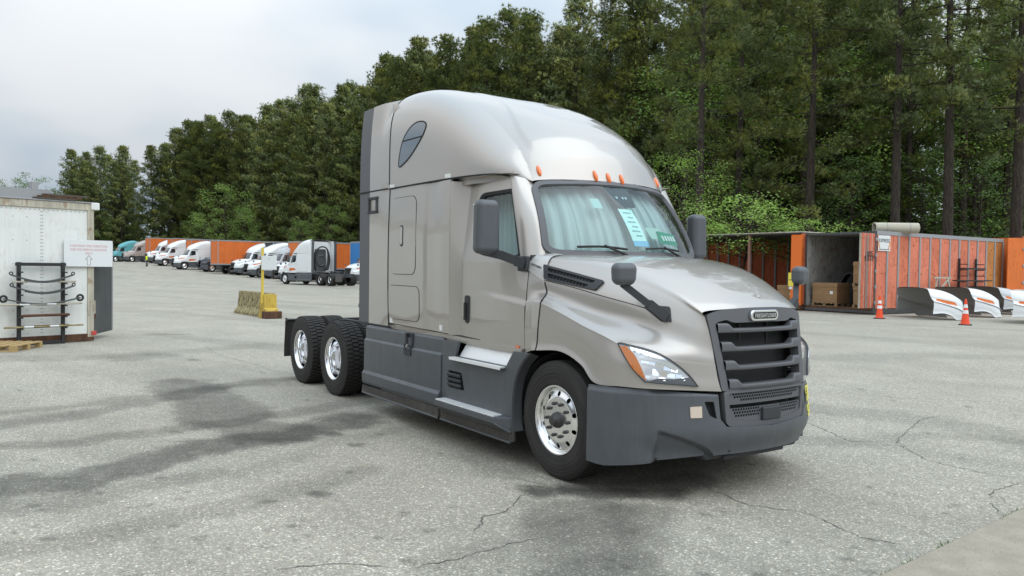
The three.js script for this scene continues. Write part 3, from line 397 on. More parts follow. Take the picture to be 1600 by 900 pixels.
{
  const uvn = (u, v, off = 0) => { const e = 1e-3, p = Fhood(u, v), n = Fhood(Math.min(6, u + e), v).sub(Fhood(Math.max(0, u - e), v)).cross(Fhood(u, Math.min(12, v + e)).sub(Fhood(u, Math.max(0, v - e)))).normalize().negate(); return { p: p.addScaledVector(n, off), n }; };
  const line = (l, n = 30) => smoothLine(l, n).map(([u, v]) => uvn(u, v, 0.0005));
  // inner flange round the wheel arch
  const lip = []; for (let i = 0; i <= 40; i++) lip.push(Fhood(i / 40 * 3.1, 12));
  const lg = new THREE.BufferGeometry(), lp = []; for (let i = 0; i < 40; i++) { const a = lip[i], b = lip[i + 1], a2 = a.clone().add(V(0, 0.012, -0.13)), b2 = b.clone().add(V(0, 0.012, -0.13)); for (const p of [a, b, a2, a2, b, b2]) lp.push(p.x, p.y, p.z); } lg.setAttribute('position', new THREE.Float32BufferAttribute(lp, 3)); lg.computeVertexNormals();
  both('arch_flange', norm(lg), M.chassis, hood);
  // dark inner fender
  both('fender_liner', sheet((a, z) => V(0.02 + 0.63 * Math.cos(a), 0.5 + 0.585 * Math.sin(a), z), 0.15, Math.PI - 0.05, 0.62, 1.15, 24, 3), M.chassis, truck);
  part('engine_bay', join(span(-0.4, 1.0, 0.62, 1.25, -0.6, 0.6), span(0.2, 1.0, 1.2, 1.42, -0.52, 0.52)), M.chassis);
  // joint between hood and fender, hood crease
  both('hood_gap_strip', strip(line([[0.02, 4.06], [1, 4.1], [2, 4.1], [3, 4.05], [3.9, 3.95]]), 0.009, 0.0005), M.gap_and_seal, hood);  // thin black strip painted for the shade in the hood gap
  both('rear_gap_strip', strip(line([[0.005, 4.2], [0.005, 6], [0.005, 8], [0.005, 10], [0.005, 11.98]]), 0.02, 0.002), M.gap_and_seal, hood);  // black strip in place of the shadowed gap at the cowl
  // air intake on the hood side
  const SF = surfacePx(hood, 890, 435);
  const o = roundPoly([[850.5, 414], [945.5, 440.5], [931, 454.5], [851.5, 437]], 3, 3), ih = [roundPoly([[858, 419.5], [932, 440.5], [926.5, 444], [858, 425]], 1.5, 2), roundPoly([[858, 428], [921, 446.5], [916, 450], [858, 434.5]], 1.5, 2)];
  const vent = patch(o, ih, SF, { off: 0.02, thick: 0.026, edge: 6 }), back = patch(o, [], SF, { off: 0.003, thick: 0.004, edge: 6 });
  const [t1, t2] = both('hood_vent', vent, M.darker); both('vent_backing', back, M.gap_and_seal).forEach((s, i) => (i ? t2 : t1).add(s));
  const fins = []; for (let i = 0; i < 13; i++) { const x = 862 + i * 5, y = 421.5 + i * 1.42; for (const k of [0, 8.8]) { const a = SF(x, y + k), b = SF(x - 1.5, y + 4.5 + k); fins.push(bar(a.p.addScaledVector(a.n, 0.01), b.p.addScaledVector(b.n, 0.01), 0.005, 0.008)); } }
  both('vent_fins', join(fins), M.darker).forEach((s, i) => { s.userData.kind = 'stuff'; (i ? t2 : t1).add(s); });
  // cowl side piece with its lettering, lower cowl panel
  const rowsC = [[-0.56, -0.43, -0.33], [-0.565, -0.44, -0.345]].map((r, i) => r.map((x, k) => V(x, i ? lerp(1.93, 1.91, k / 2) : lerp(1.80, 1.695, k / 2), i ? [1.06, 1.04, 1.0][k] : [1.125, 1.115, 1.09][k])));
  const Fc = crGrid([rowsC[0], rowsC[0].map((p, k) => p.clone().lerp(rowsC[1][k], 0.5).add(V(0, 0.01, 0.018))), rowsC[1], rowsC[1].map(p => p.clone().add(V(0.02, 0.03, -0.12)))]);
  const cow = both('cowl_trim', sheet(Fc, 0, 3, 0, 2, 24, 12, true), M.silver, truck, 'body');
  { const p = Fc(0.85, 0.95), a = Fc(0.85, 0.2), b = Fc(0.85, 1.7), x = b.clone().sub(a).normalize(), up = Fc(1.2, 1).sub(Fc(0.5, 1)).normalize(), n = x.clone().cross(up).normalize(), g = text('CASCADIA', 0.02, 0.003).applyMatrix4(new THREE.Matrix4().makeBasis(x, n.clone().cross(x), n).setPosition(p.addScaledVector(n, 0.001))); mesh('lettering', norm(g), M.steel, cow[0]); }
  const Fl = crGrid([1.90, 1.72, 1.6, 1.52, 1.48, 1.3, 1.15, 1.03].map((y, i) => { const z0 = zDoor(-0.53, y) + 0.001, hv = [3, 4, 5, 6, 8, 10, 11, 12][i], e = Fhood(0, hv); return [V(-0.535, y, z0), V(-0.44, lerp(y, e.y, 0.45), lerp(z0, e.z, 0.4)), V(-0.36, lerp(y, e.y, 0.8), lerp(z0, e.z, 0.8)), V(e.x - 0.012, e.y, e.z - 0.004)]; }));
  both('cowl_panel', sheet(Fl, 0, 7, 0, 3, 42, 14, false), M.paint, truck, 'body');
}
// bumper: plan curve swept in height
const bumC = new THREE.CatmullRomCurve3([[.47, 1.235], [.6, 1.218], [.76, 1.13], [.885, 1.015], [.912, .985], [.932, .955], [.95, .925], [1.09, .745], [1.19, .56], [1.25, .36], [1.278, .15], [1.285, 0]].map(p => V(p[0], 0, p[1])), false, 'centripetal');
const bumL = bumC.getLength();
const Fbum = (s, y) => { const q = bumC.getPointAt(clamp(Math.abs(s) / bumL, 0, 1)), f = sstep(0.42, 0.62, Math.abs(s)), low = sstep(0.62, 0.36, y), as = Math.abs(s), scoop = 0.04 * sstep(0.56, 0.62, as) * sstep(0.02, -0.02, y - (0.335 + 0.215 * Math.pow(clamp((1.06 - as) / 0.46), 0.55))); const pull = -0.06 * low * low * f - 0.03 * sstep(0.835, 0.88, y) - scoop, lean = 0.035 * f * sstep(0.9, 0.5, y); return V(q.x + (pull + lean) * f, y, q.z + (1 - f) * pull * 0.5 - scoop * 0.5); };
{
  const notchS = bumL - 0.5, bot = [[0.0, 0.27], [0.18, 0.262], [0.42, 0.29], [0.62, 0.315], [0.85, 0.345], [1.1, 0.37], [bumL, 0.375]];
  const half = [[0, 0.885], [0.2, 0.885], [0.5, 0.882], [notchS - 0.035, 0.85], [notchS - 0.03, 0.66], [notchS + 0.02, 0.60], [bumL, 0.575], ...bot.slice().reverse()];
  const hole = roundPoly([[notchS - 0.155, 0.795], [notchS - 0.075, 0.795], [notchS - 0.06, 0.66], [notchS - 0.12, 0.69]], 0.012, 3);
  const g = patch(half, [hole], Fbum, { thick: 0.02, edge: 0.022, flip: true });
  const bumper = part('bumper', join(g, mirrorZ(g)), M.dark, truck, 'dark'); bumper.updateMatrixWorld(true);
  both('fog_light_recess', patch(hole, [], Fbum, { off: -0.05, thick: 0.01, edge: 0.05, flip: true }), M.gap_and_seal, bumper);
  // dark shelf between bumper and body, underside valance
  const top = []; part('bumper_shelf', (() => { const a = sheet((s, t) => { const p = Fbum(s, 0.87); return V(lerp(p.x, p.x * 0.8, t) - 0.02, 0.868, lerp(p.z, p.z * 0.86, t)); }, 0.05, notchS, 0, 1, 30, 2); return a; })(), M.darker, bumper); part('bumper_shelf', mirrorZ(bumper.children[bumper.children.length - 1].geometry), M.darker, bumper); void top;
  part('valance', join(rbox(0.3, 0.09, 1.15, 0.03, 0.98, 0.36, 0), rbox(0.3, 0.05, 0.75, 0.02, 1.0, 0.325, 0)), M.darker, bumper);
  const SF = surfacePx(bumper, 1087, 643);
  part('permit_plate', patch(roundPoly([[1078, 636], [1096.5, 635], [1097, 653], [1079, 653.5]], 1.2, 2), [], SF, { off: 0.006, thick: 0.005, edge: 5 }), std(0.62, 0.5, 0.4, 0.6), bumper);
  for (const [x, y] of [[1025, 717], [1058, 721], [1140, 704]]) { const h = hitPx(x, y, bumper); if (h) part('bolt', xf(new THREE.SphereGeometry(0.011, 8, 6), h.p.toArray()), M.darker, bumper); }
  // chalk writing on the far end
  const strokes = [[[1267, 600], [1262, 602], [1263, 608], [1267, 611], [1265, 617], [1260, 616]], [[1268, 600], [1270, 606], [1267, 612]], [[1263, 620], [1268, 622], [1264, 630], [1268, 632]], [[1262, 634], [1266, 637], [1263, 641]]];
  void strokes; const wr = []; const nn = (s, y) => { const e = 2e-3, n = Fbum(s + e, y).sub(Fbum(s - e, y)).cross(Fbum(s, y + e).sub(Fbum(s, y - e))).normalize(); if (n.x < 0) n.negate(); return n; };
  const Fb = (s, y) => { const p = Fbum(s, y).addScaledVector(nn(s, y), 0.004); p.z = -p.z; return p; };
  // "5963" over "5708" in loose strokes
  const digit = { 5: [[1, 1], [0, 1], [0, .55], [.7, .55], [1, .3], [.6, 0], [0, .08]], 9: [[1, .6], [.4, .5], [.1, .75], [.5, 1], [1, .8], [.9, .3], [.7, 0]], 6: [[.9, 1], [.3, .7], [0, .3], [.4, 0], [.9, .2], [.7, .45], [.1, .35]], 3: [[0, 1], [.8, .95], [.4, .55], [1, .35], [.6, 0], [0, .1]], 7: [[0, 1], [1, 1], [.4, 0]], 0: [[.5, 1], [0, .5], [.5, 0], [1, .5], [.55, 1]], 8: [[.5, .5], [.1, .8], [.5, 1], [.9, .8], [.1, .25], [.5, 0], [.9, .25], [.5, .5]] };
  for (const [str, y0, h, s0] of [['5963', 0.70, 0.12, 0.98], ['5708', 0.57, 0.085, 0.96]]) [...str].forEach((c, i) => { wr.push(tube(digit[c].map(([x, y]) => Fb(s0 - (i + x * 0.75) * 0.075, y0 + y * h)), 0.005, 5, 16)); });
  part('chalk_numbers', join(wr), std(0.75, 0.68, 0.16, 0.9), bumper);
}
// grille
const Fgr = (z, y) => V(lerp(1.262, 1.175, (y - 0.85) / 0.65) - 0.105 * Math.pow(Math.abs(z) / 0.58, 2.2) * lerp(0.5, 0.75, (y - 0.85) / 0.65), y, z);
{
  const frameOut = roundPoly([[-0.512, 0.875, 0.02], [0.512, 0.875, 0.02], [0.565, 1.38, 0.05], [0.578, 1.462, 0.03], [0.46, 1.50, 0.06], [0.2, 1.518, 0.2], [-0.2, 1.518, 0.2], [-0.46, 1.50, 0.06], [-0.578, 1.462, 0.03], [-0.565, 1.38, 0.05]], 0.03, 4);
  const frameIn = roundPoly([[-0.445, 0.885, 0.01], [0.445, 0.885, 0.01], [0.51, 1.40, 0.03], [0.40, 1.425, 0.02], [0.34, 1.40, 0.05], [-0.34, 1.40, 0.05], [-0.40, 1.425, 0.02], [-0.51, 1.40, 0.03]], 0.02, 4);
  const gr = part('grille', patch(frameOut, [frameIn], Fgr, { off: 0.012, thick: 0.075, edge: 0.05, flip: true }), M.gasket, truck, 'dark');
  part('radiator_screen', patch([[-0.5, 0.6], [0.5, 0.6], [0.52, 1.45], [-0.52, 1.45]], [], (z, y) => Fgr(z, y).add(V(-0.15, 0, 0)), { edge: 0.1, flip: true }), std(0.045, 0.045, 0.045, 0.7, { bumpMap: dataTex(64, (i, j) => { const v = (i % 8 < 4) ^ (j % 8 < 4) ? 220 : 60; return [v, v, v]; }, false, 14), bumpScale: 0.004 }), gr);
  for (const z of [-0.23, 0.12]) part('radiator_rib', span(1.03, 1.06, 0.85, 1.44, z - 0.012, z + 0.012), M.chassis, gr);
  for (const y of [1.335, 1.19, 1.045, 0.90]) {
    const w = lerp(0.445, 0.51, (y - 0.88) / 0.52);
    // a slat is a slim bowed blade with wide end brackets
    const prof = (z0, z1, yy0, yy1, x0, n = 16) => sheet((t, k) => { const z = lerp(z0, z1, t), e = sstep(0.70, 0.80, Math.abs(z) / w), h = lerp(yy0, yy1, e), c = Fgr(z, y); const a = k * Math.PI * 2, sq = q => Math.sign(q) * Math.pow(Math.abs(q), 0.5), dx = sq(Math.cos(a)), dy = sq(Math.sin(a)); return V(c.x + x0 + lerp(0.045, 0.035, e) * dx - 0.012 + 0.03 * (1 - e) * 0, y + (dy > 0 ? h : 0.02) * dy * (1 + 0.0 * dx) + 0.006, z); }, 0, 1, 0, 1, n * 4, 28, 'self');
    part('grille_slat', prof(-w, w, 0.017, 0.058, 0), M.gasket, gr);
  }
  // badge
  const bc = Fgr(0, 1.455), bp = part('badge', (() => { const g = new THREE.ExtrudeGeometry(new THREE.Shape(rrect(-0.165, 0.165, -0.038, 0.038, 0.037, 8).map(p => new THREE.Vector2(...p))), { depth: 0.014, bevelEnabled: true, bevelSize: 0.006, bevelThickness: 0.006, bevelSegments: 3 }); return xf(g, [bc.x + 0.016, bc.y, 0], [0, Math.PI / 2, 0]); })(), M.chrome, gr);
  part('badge_plate', xf(new THREE.ExtrudeGeometry(new THREE.Shape(rrect(-0.145, 0.145, -0.027, 0.027, 0.026, 8).map(p => new THREE.Vector2(...p))), { depth: 0.004, bevelEnabled: false }), [bc.x + 0.0355, bc.y, 0], [0, Math.PI / 2, 0]), M.gap_and_seal, bp);
  part('lettering', xf(text('FREIGHTLINER', 0.028, 0.004).scale(0.98, 1.15, 1), [bc.x + 0.0395, bc.y, 0], [0, Math.PI / 2, 0]), M.alu, bp);
  // lower intake: dark frame, honeycomb in two bands, radar cover
  const lo = roundPoly([[-0.5, 0.875], [0.5, 0.875], [0.475, 0.605, 0.05], [0.25, 0.572], [-0.25, 0.572], [-0.475, 0.605, 0.05]], 0.03), li = roundPoly([[-0.455, 0.855], [0.455, 0.855], [0.435, 0.655, 0.03], [0.24, 0.62], [-0.24, 0.62], [-0.435, 0.655, 0.03]], 0.02);
  const Flo = (z, y) => Fgr(z, Math.max(y, 0.85)).add(V(0.012 + 0.03 * (0.87 - y), y - Math.max(y, 0.85), 0));
  part('lower_intake', patch(lo, [li], Flo, { off: 0.0, thick: 0.06, edge: 0.05, flip: true }), M.gasket, gr);
  const hexBand = (y0, y1f, skip) => { const holes = [], r = 0.0145, dx = r * 1.9, dy = r * 1.66; let row = 0; for (let y = y1f - 0.016; y > y0 + 0.01; y -= dy, row++) for (let z = -0.43 + (row % 2) * dx / 2; z < 0.43; z += dx) { if (skip && Math.abs(z + 0.02) < 0.125) continue; const zl = 0.42 - 0.05 * (0.85 - y), yb = y0 + 0.035 * (1 - sstep(0.2, 0.42, Math.abs(z)) * -0.6) - 0.02; if (Math.abs(z) > zl - 0.01 || y - r < yb) continue; holes.push([0, 1, 2, 3, 4, 5].map(k => [z + r * 0.84 * Math.sin(k * Math.PI / 3), y + r * 0.84 * Math.cos(k * Math.PI / 3)])); } return holes; };
  part('mesh_panel', patch([[-0.455, 0.765], [0.455, 0.765], [0.46, 0.86], [-0.46, 0.86]], hexBand(0.755, 0.862), Flo, { off: -0.012, thick: 0.014, edge: 0.08, flip: true }), M.gasket, gr);
  part('mesh_panel', patch([[-0.435, 0.64], [-0.24, 0.61], [0.24, 0.61], [0.435, 0.64], [0.45, 0.735], [-0.45, 0.735]], hexBand(0.625, 0.738, true), Flo, { off: -0.012, thick: 0.014, edge: 0.08, flip: true }), M.gasket, gr);
  part('radar_cover', xf(new RoundedBoxGeometry(0.04, 0.105, 0.225, 3, 0.012), [1.275, 0.672, -0.02]), M.darker, gr);
}
// headlights, found on the fender
{
  const SF = surfacePx(hood, 1030, 580);
  const o = smoothLine([[965.5, 537], [985, 541], [1010, 547], [1035, 556], [1058, 570], [1076, 586], [1090, 604]], 30).concat(smoothLine([[1090, 604], [1060, 601.5], [1030, 599], [1007, 596.5]], 14), smoothLine([[1007, 596.5], [990, 578], [975, 556], [965.5, 537]], 14));
  const inner = smoothLine([[984, 543], [1010, 550], [1036, 560], [1058, 574], [1073, 587], [1084, 600]], 24).concat([[1055, 598], [1020, 595], [1009, 593.5]], [[1000, 580], [992, 564]]);
  const hl = both('headlight', patch(o, [], SF, { off: 0.005, thick: 0.012, edge: 5 }), std(0.3, 0.31, 0.33, 0.3, { metalness: 0.6 }));
  both('turn_signal', patch(smoothLine([[968, 540], [980, 543], [991, 553], [1001, 572], [1010, 595]], 16).concat(smoothLine([[1010, 595], [990, 577], [977, 556], [968, 540]], 12)), [], SF, { off: 0.016, thick: 0.012, edge: 5 }), std(0.62, 0.17, 0.012, 0.15, { clearcoat: 1 })).forEach((s, i) => hl[i].add(s));
  both('reflector', patch(inner, [], SF, { off: 0.009, thick: 0.004, edge: 4 }), std(0.85, 0.87, 0.89, 0.16, { metalness: 1 })).forEach((s, i) => hl[i].add(s));
  { const R = rng(8), fc = []; for (const [x, y, w, h] of [[1008, 566, 9, 5], [1018, 568, 8, 5], [1030, 571, 9, 5], [1042, 576, 9, 5], [1014, 580, 7, 8], [1024, 582, 8, 9], [1036, 584, 9, 8], [1048, 587, 9, 6], [1060, 588, 7, 5], [1020, 589, 8, 4], [1034, 592, 8, 4], [1053, 579, 8, 4], [1012, 589, 5, 4], [1003, 558, 6, 4], [1066, 592, 6, 4]]) { const h0 = SF(x, y), s = 1 / 190, q = new THREE.Quaternion().setFromUnitVectors(V(0, 0, 1), h0.n.clone().add(V((R() - 0.5) * 0.5, (R() - 0.25) * 0.5, (R() - 0.5) * 0.5)).normalize()), g = new THREE.BoxGeometry(w * s * 1.25, h * s * 1.05, 0.003); g.applyQuaternion(q).translate(h0.p.x + h0.n.x * 0.012, h0.p.y + h0.n.y * 0.012, h0.p.z + h0.n.z * 0.012); fc.push(g); } both('reflector_facets', join(fc), M.chrome).forEach((s, i) => { s.userData.kind = 'stuff'; hl[i].add(s); }); }
  const bl = [[[1000, 560], [1030, 566], [1056, 578]], [[1004, 568], [1020, 571]]].map(l => strip(smoothLine(l, 10).map(p => { const h = SF(...p); return { p: h.p.addScaledVector(h.n, 0.012), n: h.n }; }), 0.016, 0.01)); both('lamp_brow', join(bl), M.alu).forEach((s, i) => hl[i].add(s));
  both('lower_bezel', patch([[1014, 595], [1030, 591], [1052, 592.5], [1076, 590], [1088, 603]], [], SF, { off: 0.018, thick: 0.008, edge: 5 }), M.dark).forEach((s, i) => hl[i].add(s));
  both('headlight_lens', patch(o, [], SF, { off: 0.024, edge: 5 }), M.lens).forEach((s, i) => hl[i].add(s));
  both('headlight_rim', strip(o.map(p => { const h = SF(...p); return { p: h.p.addScaledVector(h.n, 0.008), n: h.n }; }), 0.007, 0.012, true), M.darker).forEach((s, i) => hl[i].add(s));
  // hood logo wedge
  const h = hitPx(1183, 463, hood); if (h) part('hood_ornament', xf(new THREE.ConeGeometry(0.026, 0.05, 3), [h.p.x, h.p.y + 0.015, h.p.z], [0, 0.6, 0.35]), M.paint, hood);
}
// mirrors
{
  // door mirror: tall rounded shell on a slanting arm
  const c = V(-0.82, 2.185, 1.40), sh = new RoundedBoxGeometry(0.15, 0.50, 0.235, 5, 0.06); sh.rotateY(-0.12); { const p = sh.attributes.position; for (let i = 0; i < p.count; i++) { const y = p.getY(i); p.setZ(i, p.getZ(i) * (1 - 0.06 * y / 0.25)); } }
  sh.translate(c.x, c.y, c.z);
  const dm = both('door_mirror', sh, M.dark, truck, 'dark');
  both('mirror_glass', xf(new RoundedBoxGeometry(0.01, 0.42, 0.18, 2, 0.004), [c.x - 0.078, c.y, c.z], [0, -0.12, 0]), M.chrome).forEach((s, i) => dm[i].add(s));
  const a = [V(-0.86, 1.985, 1.36), V(-0.76, 1.93, 1.28), V(-0.64, 1.875, 1.18), V(-0.56, 1.85, 1.135)], arm = join(a.slice(0, -1).map((p, i) => bar(p, a[i + 1].clone().lerp(p, -0.06), 0.07, 0.065 + 0.014 * i)));
  both('mirror_arm', join(toCreasedNormals(arm, 0.5), rbox(0.15, 0.14, 0.05, 0.015, -0.60, 1.85, 1.125)), M.darker).forEach((s, i) => dm[i].add(s));
  // hood mirror
  const hc = V(0.74, 1.775, 1.11), hs = new RoundedBoxGeometry(0.12, 0.175, 0.2, 5, 0.055); { const p = hs.attributes.position; for (let i = 0; i < p.count; i++) { const y = p.getY(i); p.setZ(i, p.getZ(i) * (1 + 0.7 * y)); } } hs.rotateY(-0.25); hs.translate(hc.x, hc.y, hc.z);
  const base = hitPx(1040, 497, hood), hm = both('hood_mirror', hs, M.dark, truck, 'dark');
  const e = base.p.clone().addScaledVector(base.n, 0.01), m1 = V(0.71, 1.70, 1.10), m2 = e.clone().lerp(m1, 0.34).addScaledVector(base.n, 0.05);
  const pts = [m1, m1.clone().lerp(m2, 0.5).add(V(0, 0.005, 0.01)), m2, e], ar = join(bar(m1, m2, 0.05, 0.055), bar(m2.clone().lerp(m1, 0.04), e, 0.055, 0.075)); void pts;
  both('hood_mirror_arm', toCreasedNormals(ar, 0.5), M.darker).forEach((s, i) => hm[i].add(s));
  const SF = surfacePx(hood, 1040, 495); both('mirror_base', patch(roundPoly([[1023, 478], [1047.5, 480], [1049.5, 504], [1030, 499]], 3, 3), [], SF, { off: 0.014, thick: 0.016, edge: 5 }), M.darker).forEach((s, i) => hm[i].add(s));
}
// ---------- skirts, steps, chassis, wheels ----------
{
  const zSk = (x, y) => { const rear = sstep(-1.90, -1.95, x), crease = lerp(0.895, 0.885, clamp((x + 3.9) / 2)), edgeIn = 0.02 * sstep(-3.86, -3.93, x); return 1.218 + 0.022 * sstep(crease + 0.008, crease - 0.012, y) + rear * (0.026 * sstep(0.50, 0.455, y) * sstep(-3.86, -3.78, x)) - edgeIn - 0.02 * sstep(1.0, 1.05, y); };
  const F = (x, y) => V(x, y, x < -1.94 ? 1.214 + 0.022 * sstep(0.893, 0.87, y) : 1.226);
  const lock = roundPoly([[-2.80, 0.80, 0.02], [-2.62, 0.80, 0.02], [-2.62, 1.06], [-2.80, 1.06]], 0.005);
  const rearO = [[-3.935, 0.325], [-1.945, 0.345], [-1.94, 1.04], [-2.6, 1.045], [-2.6, 1.02], [-3.6, 1.06], [-3.90, 1.062], [-3.935, 1.03]];
  const profileAlong = (pts, x0, x1) => { const g = new THREE.ExtrudeGeometry(new THREE.Shape(pts.map(p => new THREE.Vector2(p[1], p[0]))), { depth: x1 - x0 - 0.016, bevelEnabled: true, bevelSize: 0.006, bevelThickness: 0.008, bevelSegments: 2 }); g.rotateY(-Math.PI / 2); g.translate(x1 - 0.008, 0, 0); const q = g.attributes.position, u = g.attributes.uv; for (let k = 0; k < q.count; k++) u.setXY(k, q.getX(k), q.getY(k)); return toCreasedNormals(norm(g), 0.4); };
  const [r1, r2] = both('skirt_panel', profileAlong([[0.33, 1.205], [0.33, 1.25], [0.355, 1.262], [0.455, 1.266], [0.49, 1.238], [0.87, 1.236], [0.893, 1.214], [1.03, 1.21], [1.048, 1.195], [1.048, 1.17]], -3.935, -1.944), M.dark, truck, 'dark');
  both('skirt_latch', join(patch(roundPoly([[-2.79, 0.80, 0.025], [-2.62, 0.80, 0.025], [-2.61, 1.05], [-2.80, 1.05]], 0.008), [roundPoly([[-2.755, 0.86, 0.02], [-2.655, 0.86, 0.02], [-2.65, 1.04], [-2.76, 1.04]], 0.008)], F, { off: 0.02, thick: 0.03 })), M.darker).forEach((s, i) => (i ? r2 : r1).add(s)); void lock;
  both('latch_recess', patch(roundPoly([[-2.755, 0.86, 0.02], [-2.655, 0.86, 0.02], [-2.65, 1.04], [-2.76, 1.04]], 0.008), [], F, { off: 0.003, thick: 0.004 }), M.gap_and_seal).forEach((s, i) => (i ? r2 : r1).add(s));
  both('latch_handle', rod(V(-2.72, 0.89, 1.255), V(-2.68, 0.93, 1.255), 0.012), M.alu).forEach((s, i) => (i ? r2 : r1).add(s));
  both('reflector_clip', rod(V(-3.80, 0.41, 1.25), V(-3.80, 0.41, 1.268), 0.009), M.white).forEach((s, i) => (i ? r2 : r1).add(s));
  both('lower_strip', patch([[-3.95, 0.205], [-1.955, 0.205], [-1.955, 0.315], [-3.95, 0.30]], [], (x, y) => V(x, y, 1.252 + 0.012 * sstep(0.22, 0.2, y)), { thick: 0.02, edge: 0.1 }), M.strip).forEach((s, i) => (i ? r2 : r1).add(s));
  both('strip_edge', rod(V(-3.95, 0.205, 1.252), V(-1.955, 0.205, 1.252), 0.012), M.dark).forEach((s, i) => (i ? r2 : r1).add(s));
  // front panel with the step wells and the arch edge
  const arch = smoothLine([[-0.30, 1.045], [-0.42, 0.95], [-0.52, 0.80], [-0.562, 0.60], [-0.555, 0.42], [-0.53, 0.325]], 16);
  const frontO = [[-1.935, 1.04], [-1.60, 1.045], [-1.66, 0.895], [-0.72, 0.895], [-0.60, 1.045], ...arch, [-0.75, 0.33], [-1.935, 0.345]];
  const vent = roundPoly([[-1.80, 0.735, 0.02], [-1.53, 0.735, 0.02], [-1.47, 0.56, 0.02], [-1.80, 0.56, 0.02]], 0.02);
  const [f1, f2] = both('step_panel', patch(frontO, [vent], F, { thick: 0.03, edge: 0.05 }), M.dark, truck, 'dark');
  const into = l => l.forEach((s, i) => (i ? f2 : f1).add(s));
  into(both('arch_edge', (() => { const p = arch.map(([x, y]) => ({ p: V(x, y, 1.2), n: V(0.9, -0.2, 0.3).normalize() })); return strip(p, 0.10, 0.012); })(), M.darker));
  into(both('vent_box', patch(vent, [], F, { off: -0.03, thick: 0.01 }), M.gap_and_seal));
  into(both('vent_louver', join([0.595, 0.645, 0.695].map(y => rbox(0.27, 0.034, 0.03, 0.01, -1.66 - (y - 0.6) * 0.1, y, 1.232, [0.5, 0, 0]))), M.darker));
  into(both('step_well_wall', patch([[-1.60, 1.04], [-1.67, 0.88], [-0.70, 0.88], [-0.585, 1.04]], [], (x, y) => V(x, y, lerp(1.16, 1.10, (y - 0.88) / 0.16)), { thick: 0.02 }), M.dark));
  // upper step: sloping bright plate and a punched tread
  const upper = both('upper_step', patch(roundPoly([[-1.575, 1.045], [-1.635, 0.885], [-0.735, 0.885], [-0.66, 1.045]], 0.01), [], (x, y) => V(x, y, lerp(1.185, 1.115, (y - 0.88) / 0.17)), { off: 0.008, thick: 0.01 }), M.step); into(upper);
  const tread = (x0, x1, y, z0, z1) => { const hs = []; for (let r = 0; r < 2; r++) for (let i = 0; i < Math.floor((x1 - x0) / 0.05); i++) { const cx = x0 + 0.035 + i * 0.05 + r * 0.02, cz = lerp(z0, z1, 0.33 + 0.4 * r); if (cx < x1 - 0.02) hs.push([0, 1, 2, 3, 4, 5, 6, 7].map(k => [cx + 0.013 * Math.cos(k * 0.785), cz + 0.013 * Math.sin(k * 0.785)])); } return patch([[x0, z0], [x1 - 0.03, z0], [x1, z1], [x0 + 0.0, z1]], hs, (x, z) => ({ p: V(x, y, z), n: V(0, 1, 0) }), { thick: 0.012, edge: 0.15 }); };
  into(both('step_tread', join(tread(-1.68, -0.72, 0.888, 1.14, 1.292), box(0.95, 0.028, 0.006, -1.2, 0.876, 1.29)), M.step));
  into(both('step_underside', span(-1.66, -0.74, 0.85, 0.874, 1.12, 1.28, 0.008), M.dark));
  // lower step: body standing proud of the panel, punched tread on top
  into(both('lower_step_body', (() => { const s = new THREE.Shape([[1.2, 0.30], [1.25, 0.30], [1.345, 0.375], [1.345, 0.41], [1.2, 0.425]].map(p => new THREE.Vector2(...p))); const g = new THREE.ExtrudeGeometry(s, { depth: 1.27, bevelEnabled: true, bevelSize: 0.008, bevelThickness: 0.008, bevelSegments: 2 }); g.rotateY(-Math.PI / 2); const p = g.attributes.position; for (let i = 0; i < p.count; i++) { const x = p.getX(i), z = p.getZ(i); if (x > -0.05 && z > 1.26) p.setX(i, x - 0.14); } g.translate(-0.6, 0, 0); g.computeVertexNormals(); return g; })(), M.dark));
  into(both('step_tread', join(tread(-1.86, -0.75, 0.436, 1.215, 1.342), span(-1.74, -0.73, 0.436, 0.468, 1.2, 1.214, 0.004)), M.step));
  into(both('lower_strip', patch([[-1.935, 0.2], [-0.62, 0.2], [-0.56, 0.22], [-0.555, 0.335], [-1.935, 0.335]], [], (x, y) => V(x, y, 1.238), { thick: 0.02, edge: 0.1 }), M.strip));
  into(both('strip_edge', rod(V(-1.935, 0.2, 1.238), V(-0.62, 0.2, 1.238), 0.012), M.dark));
  both('fuel_tank', xf(new THREE.CylinderGeometry(0.31, 0.31, 1.9, 28), [-2.7, 0.68, 0.86], [0, 0, Math.PI / 2]), M.alu, truck);
  both('battery_box', span(-1.6, -0.75, 0.4, 1.0, 0.5, 1.05, 0.02), M.chassis, truck);
}
